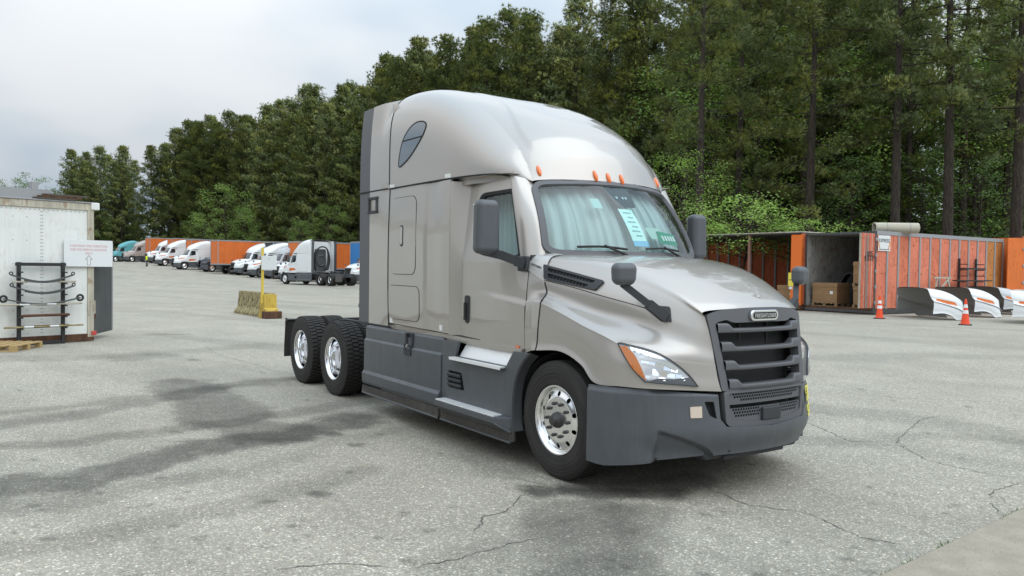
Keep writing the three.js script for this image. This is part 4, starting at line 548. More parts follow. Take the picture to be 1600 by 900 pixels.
// chassis
{
  both('frame_rail', span(-7.15, 0.8, 0.70, 0.95, 0.38, 0.46), M.chassis, truck, 'dark');
  for (const x of [-7.1, -5.72, -4.4, -3.0, -1.2, 0.7]) part('cross_member', span(x - 0.05, x + 0.05, 0.72, 0.93, -0.38, 0.38), M.chassis);
  part('axle', join([0, -5.07, -6.39].map((x, i) => i ? rod(V(x, 0.51, -0.9), V(x, 0.51, 0.9), 0.075) : rod(V(0, 0.45, -0.95), V(0, 0.45, 0.95), 0.05)), xf(new THREE.SphereGeometry(0.2, 18, 12), [-5.07, 0.51, 0]), xf(new THREE.SphereGeometry(0.2, 18, 12), [-6.39, 0.51, 0])), M.chassis);
  part('fifth_wheel', (() => { const s = new THREE.Shape([[-0.42, -0.4], [0.35, -0.48], [0.42, -0.2], [0.42, 0.2], [0.35, 0.48], [-0.42, 0.4], [-0.5, 0.22], [-0.1, 0.05], [-0.1, -0.05], [-0.5, -0.22]].map(p => new THREE.Vector2(...p))); const g = new THREE.ExtrudeGeometry(s, { depth: 0.04, bevelEnabled: true, bevelSize: 0.01, bevelThickness: 0.01, bevelSegments: 2 }); return join(xf(g, [-5.65, 1.17, 0], [-Math.PI / 2, 0, 0]), span(-5.95, -5.35, 0.95, 1.17, -0.34, 0.34, 0.02)); })(), M.steel, truck, 'dark');
  part('deck_plate', join(span(-4.9, -4.1, 0.952, 0.966, -0.46, 0.46), ...[-4.6, -4.4].map(x => span(x, x + 0.06, 0.967, 0.98, -0.4, 0.4))), M.steel);
  const flap = both('mud_flap', (() => sheet((z, y) => V(-7.16 - 0.05 * sstep(0.9, 0.4, y) + 0.01 * Math.sin(z * 9), y, z), 0.56, 1.2, 0.32, 0.92, 8, 10))(), M.rubber, truck); flap.forEach(f => 0);
  both('flap_bracket', join(rod(V(-7.15, 0.925, 0.45), V(-7.15, 0.925, 1.2), 0.016), rod(V(-7.15, 0.9, 1.19), V(-7.15, 0.95, 1.19), 0.018)), M.steel);
  part('air_lines', join([0, 1, 2].map(i => tube([V(-3.35, 1.9, -0.15 + 0.15 * i), V(-3.7, 1.2, -0.2 + 0.14 * i), V(-4.1, 1.25, -0.1 + 0.1 * i), V(-4.5, 1.12, 0)], 0.014, 6, 24))), M.rubber);
  part('quarter_deck', span(-4.15, -3.4, 1.0, 1.04, -0.95, 0.95, 0.01), M.chassis);
}
// wheels: lathe axis points outboard
const R0 = 0.51;
function tyreGeo(ribbed) {
  const p = [[0.288, -0.125], [0.3, -0.138], [0.345, -0.149], [0.40, -0.152], [0.45, -0.146], [0.48, -0.138], [0.497, -0.128]];
  if (ribbed) { const h = [-0.118, -0.066, -0.058, -0.022, -0.014, 0.014, 0.022, 0.058, 0.066, 0.118]; p.push([0.508, h[0]]); for (let i = 1; i < 9; i += 2) p.push([0.5105, h[i]], [0.498, h[i] + 0.001], [0.498, h[i + 1] - 0.001], [0.5105, h[i + 1]]); p.push([0.508, h[9]]); } else p.push([0.497, -0.1], [0.497, 0.1]);
  const m = [[0.497, 0.128], [0.48, 0.138], [0.465, 0.1445], [0.462, 0.1425], [0.45, 0.146], [0.436, 0.1485], [0.434, 0.1465], [0.42, 0.151], [0.40, 0.152], [0.398, 0.1495], [0.386, 0.1497], [0.384, 0.152], [0.365, 0.151], [0.362, 0.1485], [0.345, 0.149], [0.312, 0.1445], [0.309, 0.141], [0.3, 0.138], [0.288, 0.125]];
  return toCreasedNormals(lathe([...p, ...m], 96), 0.5).rotateX(Math.PI / 2);
}
function ringHoles(n, r, a, b, ph = 0) { return Array.from({ length: n }, (_, i) => { const t = (i + ph) / n * 2 * Math.PI; return Array.from({ length: 14 }, (_, k) => { const q = k / 14 * 2 * Math.PI, x = r + a * Math.cos(q), y = b * Math.sin(q); return [x * Math.cos(t) - y * Math.sin(t), x * Math.sin(t) + y * Math.cos(t)]; }); }); }
const circ = (r, n = 64) => Array.from({ length: n }, (_, i) => [r * Math.cos(i / n * 2 * Math.PI), r * Math.sin(i / n * 2 * Math.PI)]);
function disc(rOut, rIn, holes, h) { return patch(circ(rOut), [circ(rIn, 40), ...holes], (x, y) => { const r = Math.hypot(x, y), e = 1e-3, s = (h(r + e) - h(r - e)) / (2 * e); return { p: V(x, y, h(r)), n: V(-s * x / r, -s * y / r, 1).normalize() }; }, { edge: 0.025, thick: 0.012 }); }
const nutG = (() => join(xf(new THREE.CylinderGeometry(0.0145, 0.016, 0.024, 6), [0, 0, 0.012], [Math.PI / 2, 0, 0]), xf(new THREE.SphereGeometry(0.0125, 8, 6), [0, 0, 0.024])))();
const nuts = (r, h) => join(Array.from({ length: 10 }, (_, i) => nutG.clone().translate(r * Math.cos((i + 0.5) * Math.PI / 5), r * Math.sin((i + 0.5) * Math.PI / 5), h)));
const steerParts = (() => {
  const barrel = lathe([[0.258, 0.06], [0.264, 0.10], [0.272, 0.118], [0.286, 0.128], [0.296, 0.136], [0.299, 0.141], [0.296, 0.145], [0.286, 0.14]].reverse(), 72).rotateX(Math.PI / 2);
  const h = r => 0.1 + 0.022 * sstep(0.262, 0.185, r);
  return [['tyre', tyreGeo(true), M.rubber], ['rim', join(barrel, disc(0.268, 0.07, ringHoles(10, 0.225, 0.0235, 0.02), h)), M.polish], ['hub', join(lathe([[0, 0.19], [0.036, 0.19], [0.043, 0.184], [0.045, 0.162], [0.058, 0.158], [0.064, 0.15], [0.078, 0.1]].reverse(), 32).rotateX(Math.PI / 2)), M.hub], ['lug_nuts', nuts(0.143, 0.12), M.nut], ['wheel_back', lathe([[0, 0.02], [0.27, 0.02]].reverse(), 24).rotateX(Math.PI / 2), M.gap_and_seal]];
})();
const driveParts = (() => {
  const barrel = lathe([[0.24, -0.075], [0.252, -0.06], [0.256, -0.02], [0.256, 0.04], [0.264, 0.10], [0.272, 0.118], [0.286, 0.128], [0.296, 0.136], [0.299, 0.141], [0.296, 0.145], [0.286, 0.14]].reverse(), 72).rotateX(Math.PI / 2);
  const h = r => -0.075 - 0.02 * sstep(0.24, 0.19, r);
  const lug = []; for (const [a, b, ph] of [[-0.135, -0.05, 0], [-0.044, 0.044, 0.5], [0.05, 0.135, 0]]) for (let i = 0; i < 54; i++) { const t = (i + ph) / 54 * 2 * Math.PI, bx = new THREE.BoxGeometry(0.043, 0.03, b - a); const p = bx.attributes.position; for (let k = 0; k < p.count; k++) if (p.getY(k) > 0) { p.setX(k, p.getX(k) * 0.92); if (Math.abs(p.getZ(k) + (a + b) / 2) > 0.12) p.setY(k, p.getY(k) - 0.006); } bx.rotateY(0.12 * Math.sign(a + b)); lug.push(xf(bx, [-0.5 * Math.sin(t), 0.5 * Math.cos(t), (a + b) / 2], [0, 0, t])); }
  return [['tyre', tyreGeo(false), M.rubber], ['tread', join(lug), M.rubber], ['rim', join(barrel, disc(0.246, 0.13, ringHoles(10, 0.205, 0.018, 0.015), h)), M.chrome], ['hub', lathe([[0, 0.01], [0.06, 0.01], [0.07, 0.0], [0.1, -0.005], [0.105, -0.02], [0.135, -0.03], [0.14, -0.1]].reverse(), 32).rotateX(Math.PI / 2), M.alu], ['lug_nuts', nuts(0.16, -0.095), M.steel], ['wheel_back', lathe([[0, -0.12], [0.25, -0.12]].reverse(), 24).rotateX(Math.PI / 2), M.gap_and_seal]];
})();
function wheel(name, parts, x, z, only, roll = 0.2) { const g = new THREE.Group(); g.name = name; g.position.set(x, R0, z); g.rotation.set(0, z < 0 ? Math.PI : 0, 0); truck.add(g); const inn = new THREE.Group(); for (const [n, geo, mat] of parts) if (!only || only.includes(n)) { const m = mesh(n, geo, mat, g); m.rotation.z = roll; } void inn; return g; }
wheel('front_wheel', steerParts, 0, 1.045, null, 0.31); wheel('front_wheel', steerParts, 0, -1.045, null, 0.1);
for (const x of [-5.07, -6.39]) for (const s of [1, -1]) { wheel('rear_wheel', driveParts, x, s * 1.07, null, x * 0.3); wheel('inner_rear_wheel', driveParts, x, s * 0.735, ['tyre', 'tread'], x * 0.4); }
// ---------- the wood behind the yard ----------
function leafBuf() { return { pos: [], nor: [], col: [] }; }
function leafGeo(b) { const g = new THREE.BufferGeometry(); g.setAttribute('position', new THREE.Float32BufferAttribute(b.pos, 3)); g.setAttribute('normal', new THREE.Float32BufferAttribute(b.nor, 3)); g.setAttribute('color', new THREE.Float32BufferAttribute(b.col, 3)); return g; }
const tmpA = V(0, 0, 0), tmpB = V(0, 0, 0);
function needle(b, p, d, len, wid, n, c) { // one bundle of needles: a slim blade
  tmpA.set(d.y * 0.3 + d.z, -d.x + d.z * 0.4, -d.x * 0.6 - d.y).cross(d).normalize().multiplyScalar(wid);
  b.pos.push(p.x - tmpA.x, p.y - tmpA.y, p.z - tmpA.z, p.x + tmpA.x, p.y + tmpA.y, p.z + tmpA.z, p.x + d.x * len, p.y + d.y * len, p.z + d.z * len);
  for (let k = 0; k < 3; k++) { b.nor.push(n.x, n.y, n.z); b.col.push(c[0], c[1], c[2]); }
}
function limbGeo(pts, r0, r1, seg = 5) { const gs = []; for (let i = 0; i < pts.length - 1; i++) gs.push(rod(pts[i], pts[i + 1], lerp(r0, r1, i / (pts.length - 1)), lerp(r0, r1, (i + 1) / (pts.length - 1)), seg)); return gs; }
const bark = dataTex(256, (i, j) => { const v = 110 + 110 * fbm(i / 10, j / 34, 4, 6) + (fbm(i / 5, j / 12, 2, 15) > 0.56 ? -35 : 0); return [v * 1.02, v * 0.96, v * 0.9]; }, true);
const MT = { needles: std(1, 1, 1, 0.85, { vertexColors: true, transmission: 0.4, specularIntensity: 0.25, side: THREE.DoubleSide }), leaves: std(1, 1, 1, 0.75, { vertexColors: true, transmission: 0.5, specularIntensity: 0.4, side: THREE.DoubleSide }), bark: std(0.13, 0.112, 0.096, 0.95, { map: bark, bumpMap: bark, bumpScale: 0.03 }) };
function pine(seed, { h = 26, start = 0.35, spread = 4.2, limbs = 52, rad = 0.24, clumps = 5, tint = 0, fat = 1, tufts = 13, blades = 8, thin = 1 } = {}) {
  const R = rng(seed), b = leafBuf(), wood = [], bendX = (R() - 0.5) * 1.4, bendZ = (R() - 0.5) * 1.4;
  const axis = t => V(bendX * t * t, h * t, bendZ * t * t), tp = []; for (let i = 0; i <= 12; i++) tp.push(axis(i / 12));
  wood.push(...limbGeo(tp, rad, 0.03, 9));
  for (let k = 0; k < limbs; k++) {
    const f = k / (limbs - 1), t = lerp(start, 0.985, Math.pow(f, 0.9)) + (R() - 0.5) * 0.02, a = k * 2.4 + R() * 0.9, o = axis(Math.min(t, 0.99));
    const prof = Math.pow(1 - f, fat > 1.2 ? 0.72 : 0.55) * (0.55 + 0.45 * sstep(0, 0.22, f)), L = (0.5 + spread * prof) * (0.62 + R() * 0.62), rise = lerp(-0.05, 0.75, f) + (R() - 0.5) * 0.35;
    const dir = V(Math.cos(a), rise, Math.sin(a)).normalize(), p1 = o.clone().addScaledVector(dir, L * 0.5).add(V(0, -0.06 * L, 0)), tip = o.clone().addScaledVector(dir, L).add(V(0, 0.06 * L * R(), 0));
    wood.push(...limbGeo([o, p1, tip], 0.035 + 0.02 * (1 - f), 0.012, 4));
    const nc = Math.max(2, Math.round(clumps * (0.5 + 0.5 * L / spread)));
    for (let c = 0; c < nc; c++) {
      const u = lerp(0.42, 1.02, (c + R() * 0.8) / nc), q = (u < 0.5 ? o.clone().lerp(p1, u * 2) : p1.clone().lerp(tip, u * 2 - 1)).add(V((R() - 0.5) * 0.9, (R() - 0.3) * 0.5, (R() - 0.5) * 0.9).multiplyScalar(0.4 + 0.5 * prof));
      const cr = (0.34 + R() * 0.34) * fat, hue = R(), shade = 0.8 + R() * 0.5, yel = R() < 0.16 + tint ? 1 : 0;
      const col = [(0.18 + 0.07 * hue + 0.09 * yel) * shade, (0.235 + 0.045 * hue + 0.06 * yel) * shade, (0.07 + 0.02 * (1 - hue)) * shade];
      for (let s = 0; s < tufts; s++) {
        const sp = V(R() - 0.5, (R() - 0.42) * 0.62, R() - 0.5); if (sp.lengthSq() > 0.3) sp.multiplyScalar(0.6); sp.multiplyScalar(cr * 2); const q2 = q.clone().add(sp), out = sp.clone().normalize().add(V(dir.x * 0.4, 0.55, dir.z * 0.4)).normalize(), v = 0.75 + R() * 0.5, cc = [col[0] * v, col[1] * v, col[2] * v];
        for (let m = 0; m < blades; m++) { const d = V(out.x * 0.55 + (R() - 0.5) * 1.5, out.y * 0.55 + (R() - 0.5) * 1.3, out.z * 0.55 + (R() - 0.5) * 1.5).normalize(); needle(b, q2, d, (0.2 + R() * 0.13) * fat, (0.017 + R() * 0.012) * fat * fat * thin, d.clone().lerp(out, 0.6).normalize(), cc); }
      }
    }
  }
  return [norm(mergeGeometries(wood.map(norm))), leafGeo(b)];
}
function hardwood(seed, { h = 10, w = 3.2, n = 4200, base = [0.2, 0.33, 0.055], layers = 0.5, leaf = 0.13, bare = 0.22 } = {}) {
  const R = rng(seed), b = leafBuf(), wood = [...limbGeo([V(0, 0, 0), V((R() - 0.5) * 0.4, h * 0.35, (R() - 0.5) * 0.4), V((R() - 0.5) * 0.8, h * 0.85, (R() - 0.5) * 0.8)], 0.05 + h * 0.011, 0.02, 7)], blobs = [];
  const nb = 34; for (let k = 0; k < nb; k++) { const f = (k + R() * 0.7) / nb, y = h * lerp(bare, 0.98, f), rr = w * Math.sqrt(Math.max(0.05, 1 - Math.pow((f - 0.42) / 0.62, 2))) * (0.35 + 0.75 * R()), a = k * 2.4 + R(), c = V(Math.cos(a) * rr, y, Math.sin(a) * rr); blobs.push([c, w * (0.24 + 0.2 * R()), 0.72 + R() * 0.55]); wood.push(...limbGeo([V(0, y * 0.8, 0), c.clone().multiplyScalar(0.55).setY(y * 0.93), c], 0.035, 0.008, 4)); }
  for (let i = 0; i < n; i++) {
    const [c, r, sh] = blobs[Math.floor(R() * nb)], d = V(R() - 0.5, R() - 0.5, R() - 0.5).normalize(), q = c.clone().addScaledVector(d, r * Math.pow(R(), 0.45)); q.y = c.y + (q.y - c.y) * layers;
    const nn = V(d.x * 0.5 + (R() - 0.5) * 0.9, 0.7 + R() * 0.4, d.z * 0.5 + (R() - 0.5) * 0.9).normalize(), t = V(R() - 0.5, R() * 0.3 - 0.25, R() - 0.5).cross(nn).normalize(), s = nn.clone().cross(t), L = leaf * (0.7 + R() * 0.7), W = L * 0.42, v = sh * (0.8 + R() * 0.4), cc = [base[0] * v * (0.9 + 0.25 * R()), base[1] * v, base[2] * v];
    const A = q, B = q.clone().addScaledVector(t, L * 0.55).addScaledVector(s, W), C = q.clone().addScaledVector(t, L), D = q.clone().addScaledVector(t, L * 0.55).addScaledVector(s, -W);
    for (const p of [A, D, C, A, C, B]) { b.pos.push(p.x, p.y, p.z); b.nor.push(nn.x, nn.y, nn.z); b.col.push(...cc); }
  }
  return [norm(mergeGeometries(wood.map(norm))), leafGeo(b)];
}
function treeThing(name, [tg, cg], leafMat, label, category, pos, turn, s, group, sy = 1) { const t = thing(name, label, category, pos, turn, group); mesh('trunk', tg, MT.bark, t); mesh('crown', cg, leafMat, t); t.scale.set(s, s * sy, s); return t; }
const inView = (x, z, m = 0.12) => { const d = V(x - CAM.x, 0, z - CAM.z), f = d.dot(CF), r = d.dot(CR); return f > 1 && Math.abs(r / f) < 800 / F_PX + m; };
{
  const kinds = [pine(1, { spread: 5.4, limbs: 84, start: 0.12, fat: 1.22, tufts: 15, blades: 9 }), pine(2, { spread: 5.0, limbs: 80, start: 0.1, fat: 1.26, tufts: 15, blades: 9 }), pine(3, { spread: 5.8, limbs: 88, start: 0.16, fat: 1.22, tufts: 15, blades: 9 }), pine(4, { spread: 5.2, start: 0.08, limbs: 84, tint: 0.1, fat: 1.26, tufts: 15, blades: 9 }), pine(5, { spread: 5.6, start: 0.14, limbs: 82, tint: 0.18, fat: 1.22, tufts: 15, blades: 9 })];
  const tall = [pine(11, { h: 30, spread: 5.2, start: 0.3, limbs: 54, rad: 0.36, clumps: 6, tufts: 19, blades: 9, thin: 0.72, fat: 1.12 }), pine(12, { h: 30, spread: 4.8, start: 0.36, limbs: 50, rad: 0.32, clumps: 6, tufts: 19, blades: 9, thin: 0.72, fat: 1.12 }), pine(13, { h: 28, spread: 4.6, start: 0.22, limbs: 48, rad: 0.34, clumps: 6, tufts: 19, blades: 9, thin: 0.72, fat: 1.12 })];
  const R = rng(404), grp = 'pines of the wood along the yard';
  let count = 0;
  for (let i = 0; i < TREELINE.length - 1; i++) {
    const [ax, az] = TREELINE[i], [bx, bz] = TREELINE[i + 1], L = Math.hypot(bx - ax, bz - az), nx = (bz - az) / L, nz = -(bx - ax) / L;
    for (let row = 0; row < 5; row++) for (let s = R() * 3; s < L; s += (ax < -70 ? 3.2 : 3.9) + row * 0.4) {
      const t = s / L, off = 3.5 + row * 4.6 + (R() - 0.5) * 3, x = lerp(ax, bx, t) + nx * off + (R() - 0.5) * 1.6, z = lerp(az, bz, t) + nz * off + (R() - 0.5) * 1.6;
      if (!inView(x, z)) continue; { const d0 = V(x - CAM.x, 0, z - CAM.z), pxx = 800 + F_PX * d0.dot(CR) / d0.dot(CF); if (pxx < 112 || (pxx > 925 && pxx < 1065 && row > 0 && R() < 0.62) || (pxx > 1480 && pxx < 1560 && row > 0)) continue; } const depth = V(x - CAM.x, 0, z - CAM.z).dot(CF), near = depth < 66; if (near && (row > 3 || R() < 0.25)) continue; if (!near && depth > 100 && row > 3) continue;
      const set = near ? tall : kinds, k = set[Math.floor(R() * set.length)], sc = (0.86 + R() * 0.22) * (near ? 1 : lerp(0.85, 1.1, sstep(-182, -155, x)));
      treeThing('pine_tree', k, MT.needles, near ? 'tall dark pine with bare lower trunk behind the orange storage trailers' : 'dense olive green pine in the wood behind the parked tractors', 'pine', [x, groundY(x, z) - 0.1, z], R() * 6.28, sc, near ? 'tall pines behind the orange trailers' : grp); count++;
    }
  }
  for (const [px, d, sc, k] of [[1395, 47, 1.0, 1], [1478, 46, 1.04, 1], [1585, 45, 1.05, 0], [1090, 52, 0.95, 0], [1150, 56, 0.98, 2], [1262, 50, 1.0, 2]]) { const p = atDepth(px, 460, d); treeThing('pine_tree', tall[k], MT.needles, 'tall dark pine with bare lower trunk behind the orange storage trailers', 'pine', [p.x, -0.1, p.z], px, sc, 'tall pines behind the orange trailers'); }
  for (const [px, d, k] of [[118, 178, 4], [135, 182, 2]]) { const p = atDepth(px, 420, d); treeThing('pine_tree', kinds[k], MT.needles, 'dense olive green pine in the wood behind the parked tractors', 'pine', [p.x, groundY(p.x, p.z) - 0.1, p.z], px, 0.82, grp); }

  // broadleaf trees at the edge
  const hw = [hardwood(21, {}), hardwood(22, { w: 3.8, base: [0.24, 0.38, 0.06] }), hardwood(23, { w: 2.8, base: [0.13, 0.22, 0.05], n: 3600 }), hardwood(24, { h: 6, w: 3.6, base: [0.27, 0.42, 0.075], layers: 0.3, bare: 0.5, n: 3600 })];
  for (const [px, d, s, k, sy] of [[1165, 41, 0.98, 3, 1], [1250, 42.5, 0.8, 3, 1], [1065, 46, 0.8, 1, 1.1], [1110, 58, 1.3, 0, 1.2], [1290, 62, 1.6, 0, 1.2], [1420, 60, 1.6, 1, 1.25], [1520, 58, 1.5, 0, 1.25], [1590, 60, 1.5, 1, 1.2], [1180, 62, 1.7, 1, 1.25], [1350, 66, 1.9, 0, 1.3], [352, 122, 1.3, 1, 1], [318, 128, 0.95, 1, 0.9], [380, 122, 0.95, 0, 1], [515, 106, 0.8, 1, 1.2], [1040, 64, 1.5, 0, 1.3], [150, 160, 1.1, 0, 1], [470, 112, 0.75, 0, 1], [1455, 70, 2, 1, 1.35], [1500, 66, 1.7, 0, 1.2], [1535, 80, 2, 1, 1.2], [1480, 84, 2.1, 0, 1.2], [1592, 76, 1.9, 1, 1.2], [1435, 56, 1.1, 2, 1], [1525, 53, 1.0, 2, 1], [1330, 54, 1.0, 2, 1], [1560, 72, 2, 0, 1.35]]) { const p = atDepth(px, 440, d); treeThing('broadleaf_tree', hw[k], MT.leaves, px > 1000 ? (k === 2 ? 'darker green broadleaf tree low at the feet of the tall pines' : 'bright green broadleaf tree growing between the tall pines') : 'bright green broadleaf tree in front of the far pines', 'tree', [p.x, groundY(p.x, p.z) - 0.1, p.z], px * 0.7, s, px > 1000 ? 'broadleaf trees behind the orange trailers' : 'broadleaf trees before the far pines', sy); }
  for (const [px, d, s] of [[20, 118, 1.25], [48, 114, 1.3], [80, 122, 1.1], [5, 125, 1.2]]) { const p = atDepth(px, 420, d); treeThing('broadleaf_tree', hw[2], MT.leaves, 'distant green tree showing above the white storage trailer', 'tree', [p.x, groundY(p.x, p.z) - 0.1, p.z], px, s, 'trees beyond the white trailer'); }
  // undergrowth closes the foot of the wood
  const bush = hardwood(31, { h: 3.6, w: 2.2, n: 900, base: [0.09, 0.14, 0.035], leaf: 0.24, layers: 0.8, bare: 0.05 })[1], spots = [];
  for (let i = 0; i < TREELINE.length - 1; i++) { const [ax, az] = TREELINE[i], [bx, bz] = TREELINE[i + 1], L = Math.hypot(bx - ax, bz - az), nx = (bz - az) / L, nz = -(bx - ax) / L; for (let row = 0; row < 6; row++) for (let s = R() * 2; s < L; s += 2.6) { const t = s / L, off = 2.5 + row * 3.8 + R() * 2, x = lerp(ax, bx, t) + nx * off, z = lerp(az, bz, t) + nz * off; if (inView(x, z)) spots.push([x, z, (0.7 + R() * 0.7) * (1 + row * 0.22), R() * 6.28, R()]); } }
  const im = new THREE.InstancedMesh(bush, MT.leaves, spots.length), q = new THREE.Quaternion(), c = new THREE.Color();
  spots.forEach(([x, z, s, a, v], i) => { im.setMatrixAt(i, new THREE.Matrix4().compose(V(x, groundY(x, z) - 0.2, z), q.setFromAxisAngle(UPV, a), V(s, s * 1.15, s))); c.setRGB(0.8 + 0.6 * v, 0.85 + 0.3 * v, 0.8); im.setColorAt(i, c); });
  im.castShadow = im.receiveShadow = true; im.name = 'undergrowth'; scene.add(im); tag(im, 'dark tangled undergrowth along the foot of the wood', 'undergrowth', null, 'stuff');
}
// ---------- things round the yard ----------
const C = { white: std(0.72, 0.73, 0.72, 0.55), dirtyWhite: std(0.78, 0.79, 0.77, 0.6), orange: std(0.82, 0.19, 0.03, 0.6), fade: std(0.82, 0.235, 0.135, 0.7), grey: std(0.3, 0.3, 0.3, 0.6), darkGrey: std(0.1, 0.105, 0.11, 0.7), black: std(0.02, 0.02, 0.021, 0.6), rust: std(0.16, 0.075, 0.04, 0.9), wood: std(0.34, 0.23, 0.12, 0.9), card: std(0.36, 0.215, 0.105, 0.9), yellow: std(0.5, 0.42, 0.2, 0.85), inside: std(0.5, 0.5, 0.49, 0.8), paleWood: std(0.55, 0.38, 0.17, 0.9), cream: std(0.6, 0.55, 0.45, 0.8), red: std(0.5, 0.06, 0.05, 0.7), blue: std(0.03, 0.2, 0.5, 0.6) };
{ const dirt = (lo, k, rust) => dataTex(512, (i, j) => { const s = fbm(i / 7, j / 120, 4, k), b = fbm(i / 80, j / 80, 4, k + 5), r = sstep(0.62, 0.72, fbm(i / 26, j / 40, 4, k + 11)) * rust; let v = lerp(lo, 255, clamp(s * 0.6 + b * 0.6)) + (hash2(i, j, k) - 0.5) * 10; return [lerp(v, 150, r), lerp(v, 110, r), lerp(v * 0.985, 80, r)]; }, true, 0.4);
  C.dirtyWhite.map = dirt(232, 3, 0.06); C.fade.map = dirt(190, 31, 0.3); C.inside.map = dirt(150, 51, 0.4); C.orange.map = dirt(205, 61, 0.1); C.yellow.map = dataTex(256, (i, j) => { const c = fbm(i / 9, j / 26, 5, 8), f = sstep(0.5, 0.62, c), v = 200 + 55 * fbm(i / 30, j / 30, 3, 19); return [lerp(v, 120, f), lerp(v, 112, f), lerp(v, 120, f)]; }, true, 1.4); C.rust.map = dirt(120, 77, 0.5); C.wood.map = C.paleWood.map = C.card.map = dataTex(256, (i, j) => { const v = 200 + 55 * fbm(i / 60, j / 5, 4, 13); return [v, v, v]; }, true); C.darkGrey.map = dirt(170, 91, 0.15); C.cream.map = dirt(170, 15, 0.35); }
function wallFrame(g, px, py, off = 0) { const n = V(0, 0, 1).applyAxisAngle(UPV, g.rotation.y), o = g.position.clone().addScaledVector(n, off), d = pxDir(px, py), p = CAM.clone().addScaledVector(d, o.sub(CAM).dot(n) / d.dot(n)); return p.sub(g.position).applyAxisAngle(UPV, -g.rotation.y); }
const uvBox = (g, s = 1) => { g = norm(g); const p = g.attributes.position, n = g.attributes.normal, u = g.attributes.uv; for (let i = 0; i < p.count; i++) { const ax = Math.abs(n.getX(i)), ay = Math.abs(n.getY(i)), az = Math.abs(n.getZ(i)); if (ay > ax && ay > az) u.setXY(i, p.getX(i) * s, p.getZ(i) * s); else if (ax > az) u.setXY(i, p.getZ(i) * s, p.getY(i) * s); else u.setXY(i, p.getX(i) * s, p.getY(i) * s); } return g; };
const bx = (x0, x1, y0, y1, z0, z1, r) => uvBox(span(Math.min(x0, x1), Math.max(x0, x1), Math.min(y0, y1), Math.max(y0, y1), Math.min(z0, z1), Math.max(z0, z1), r));

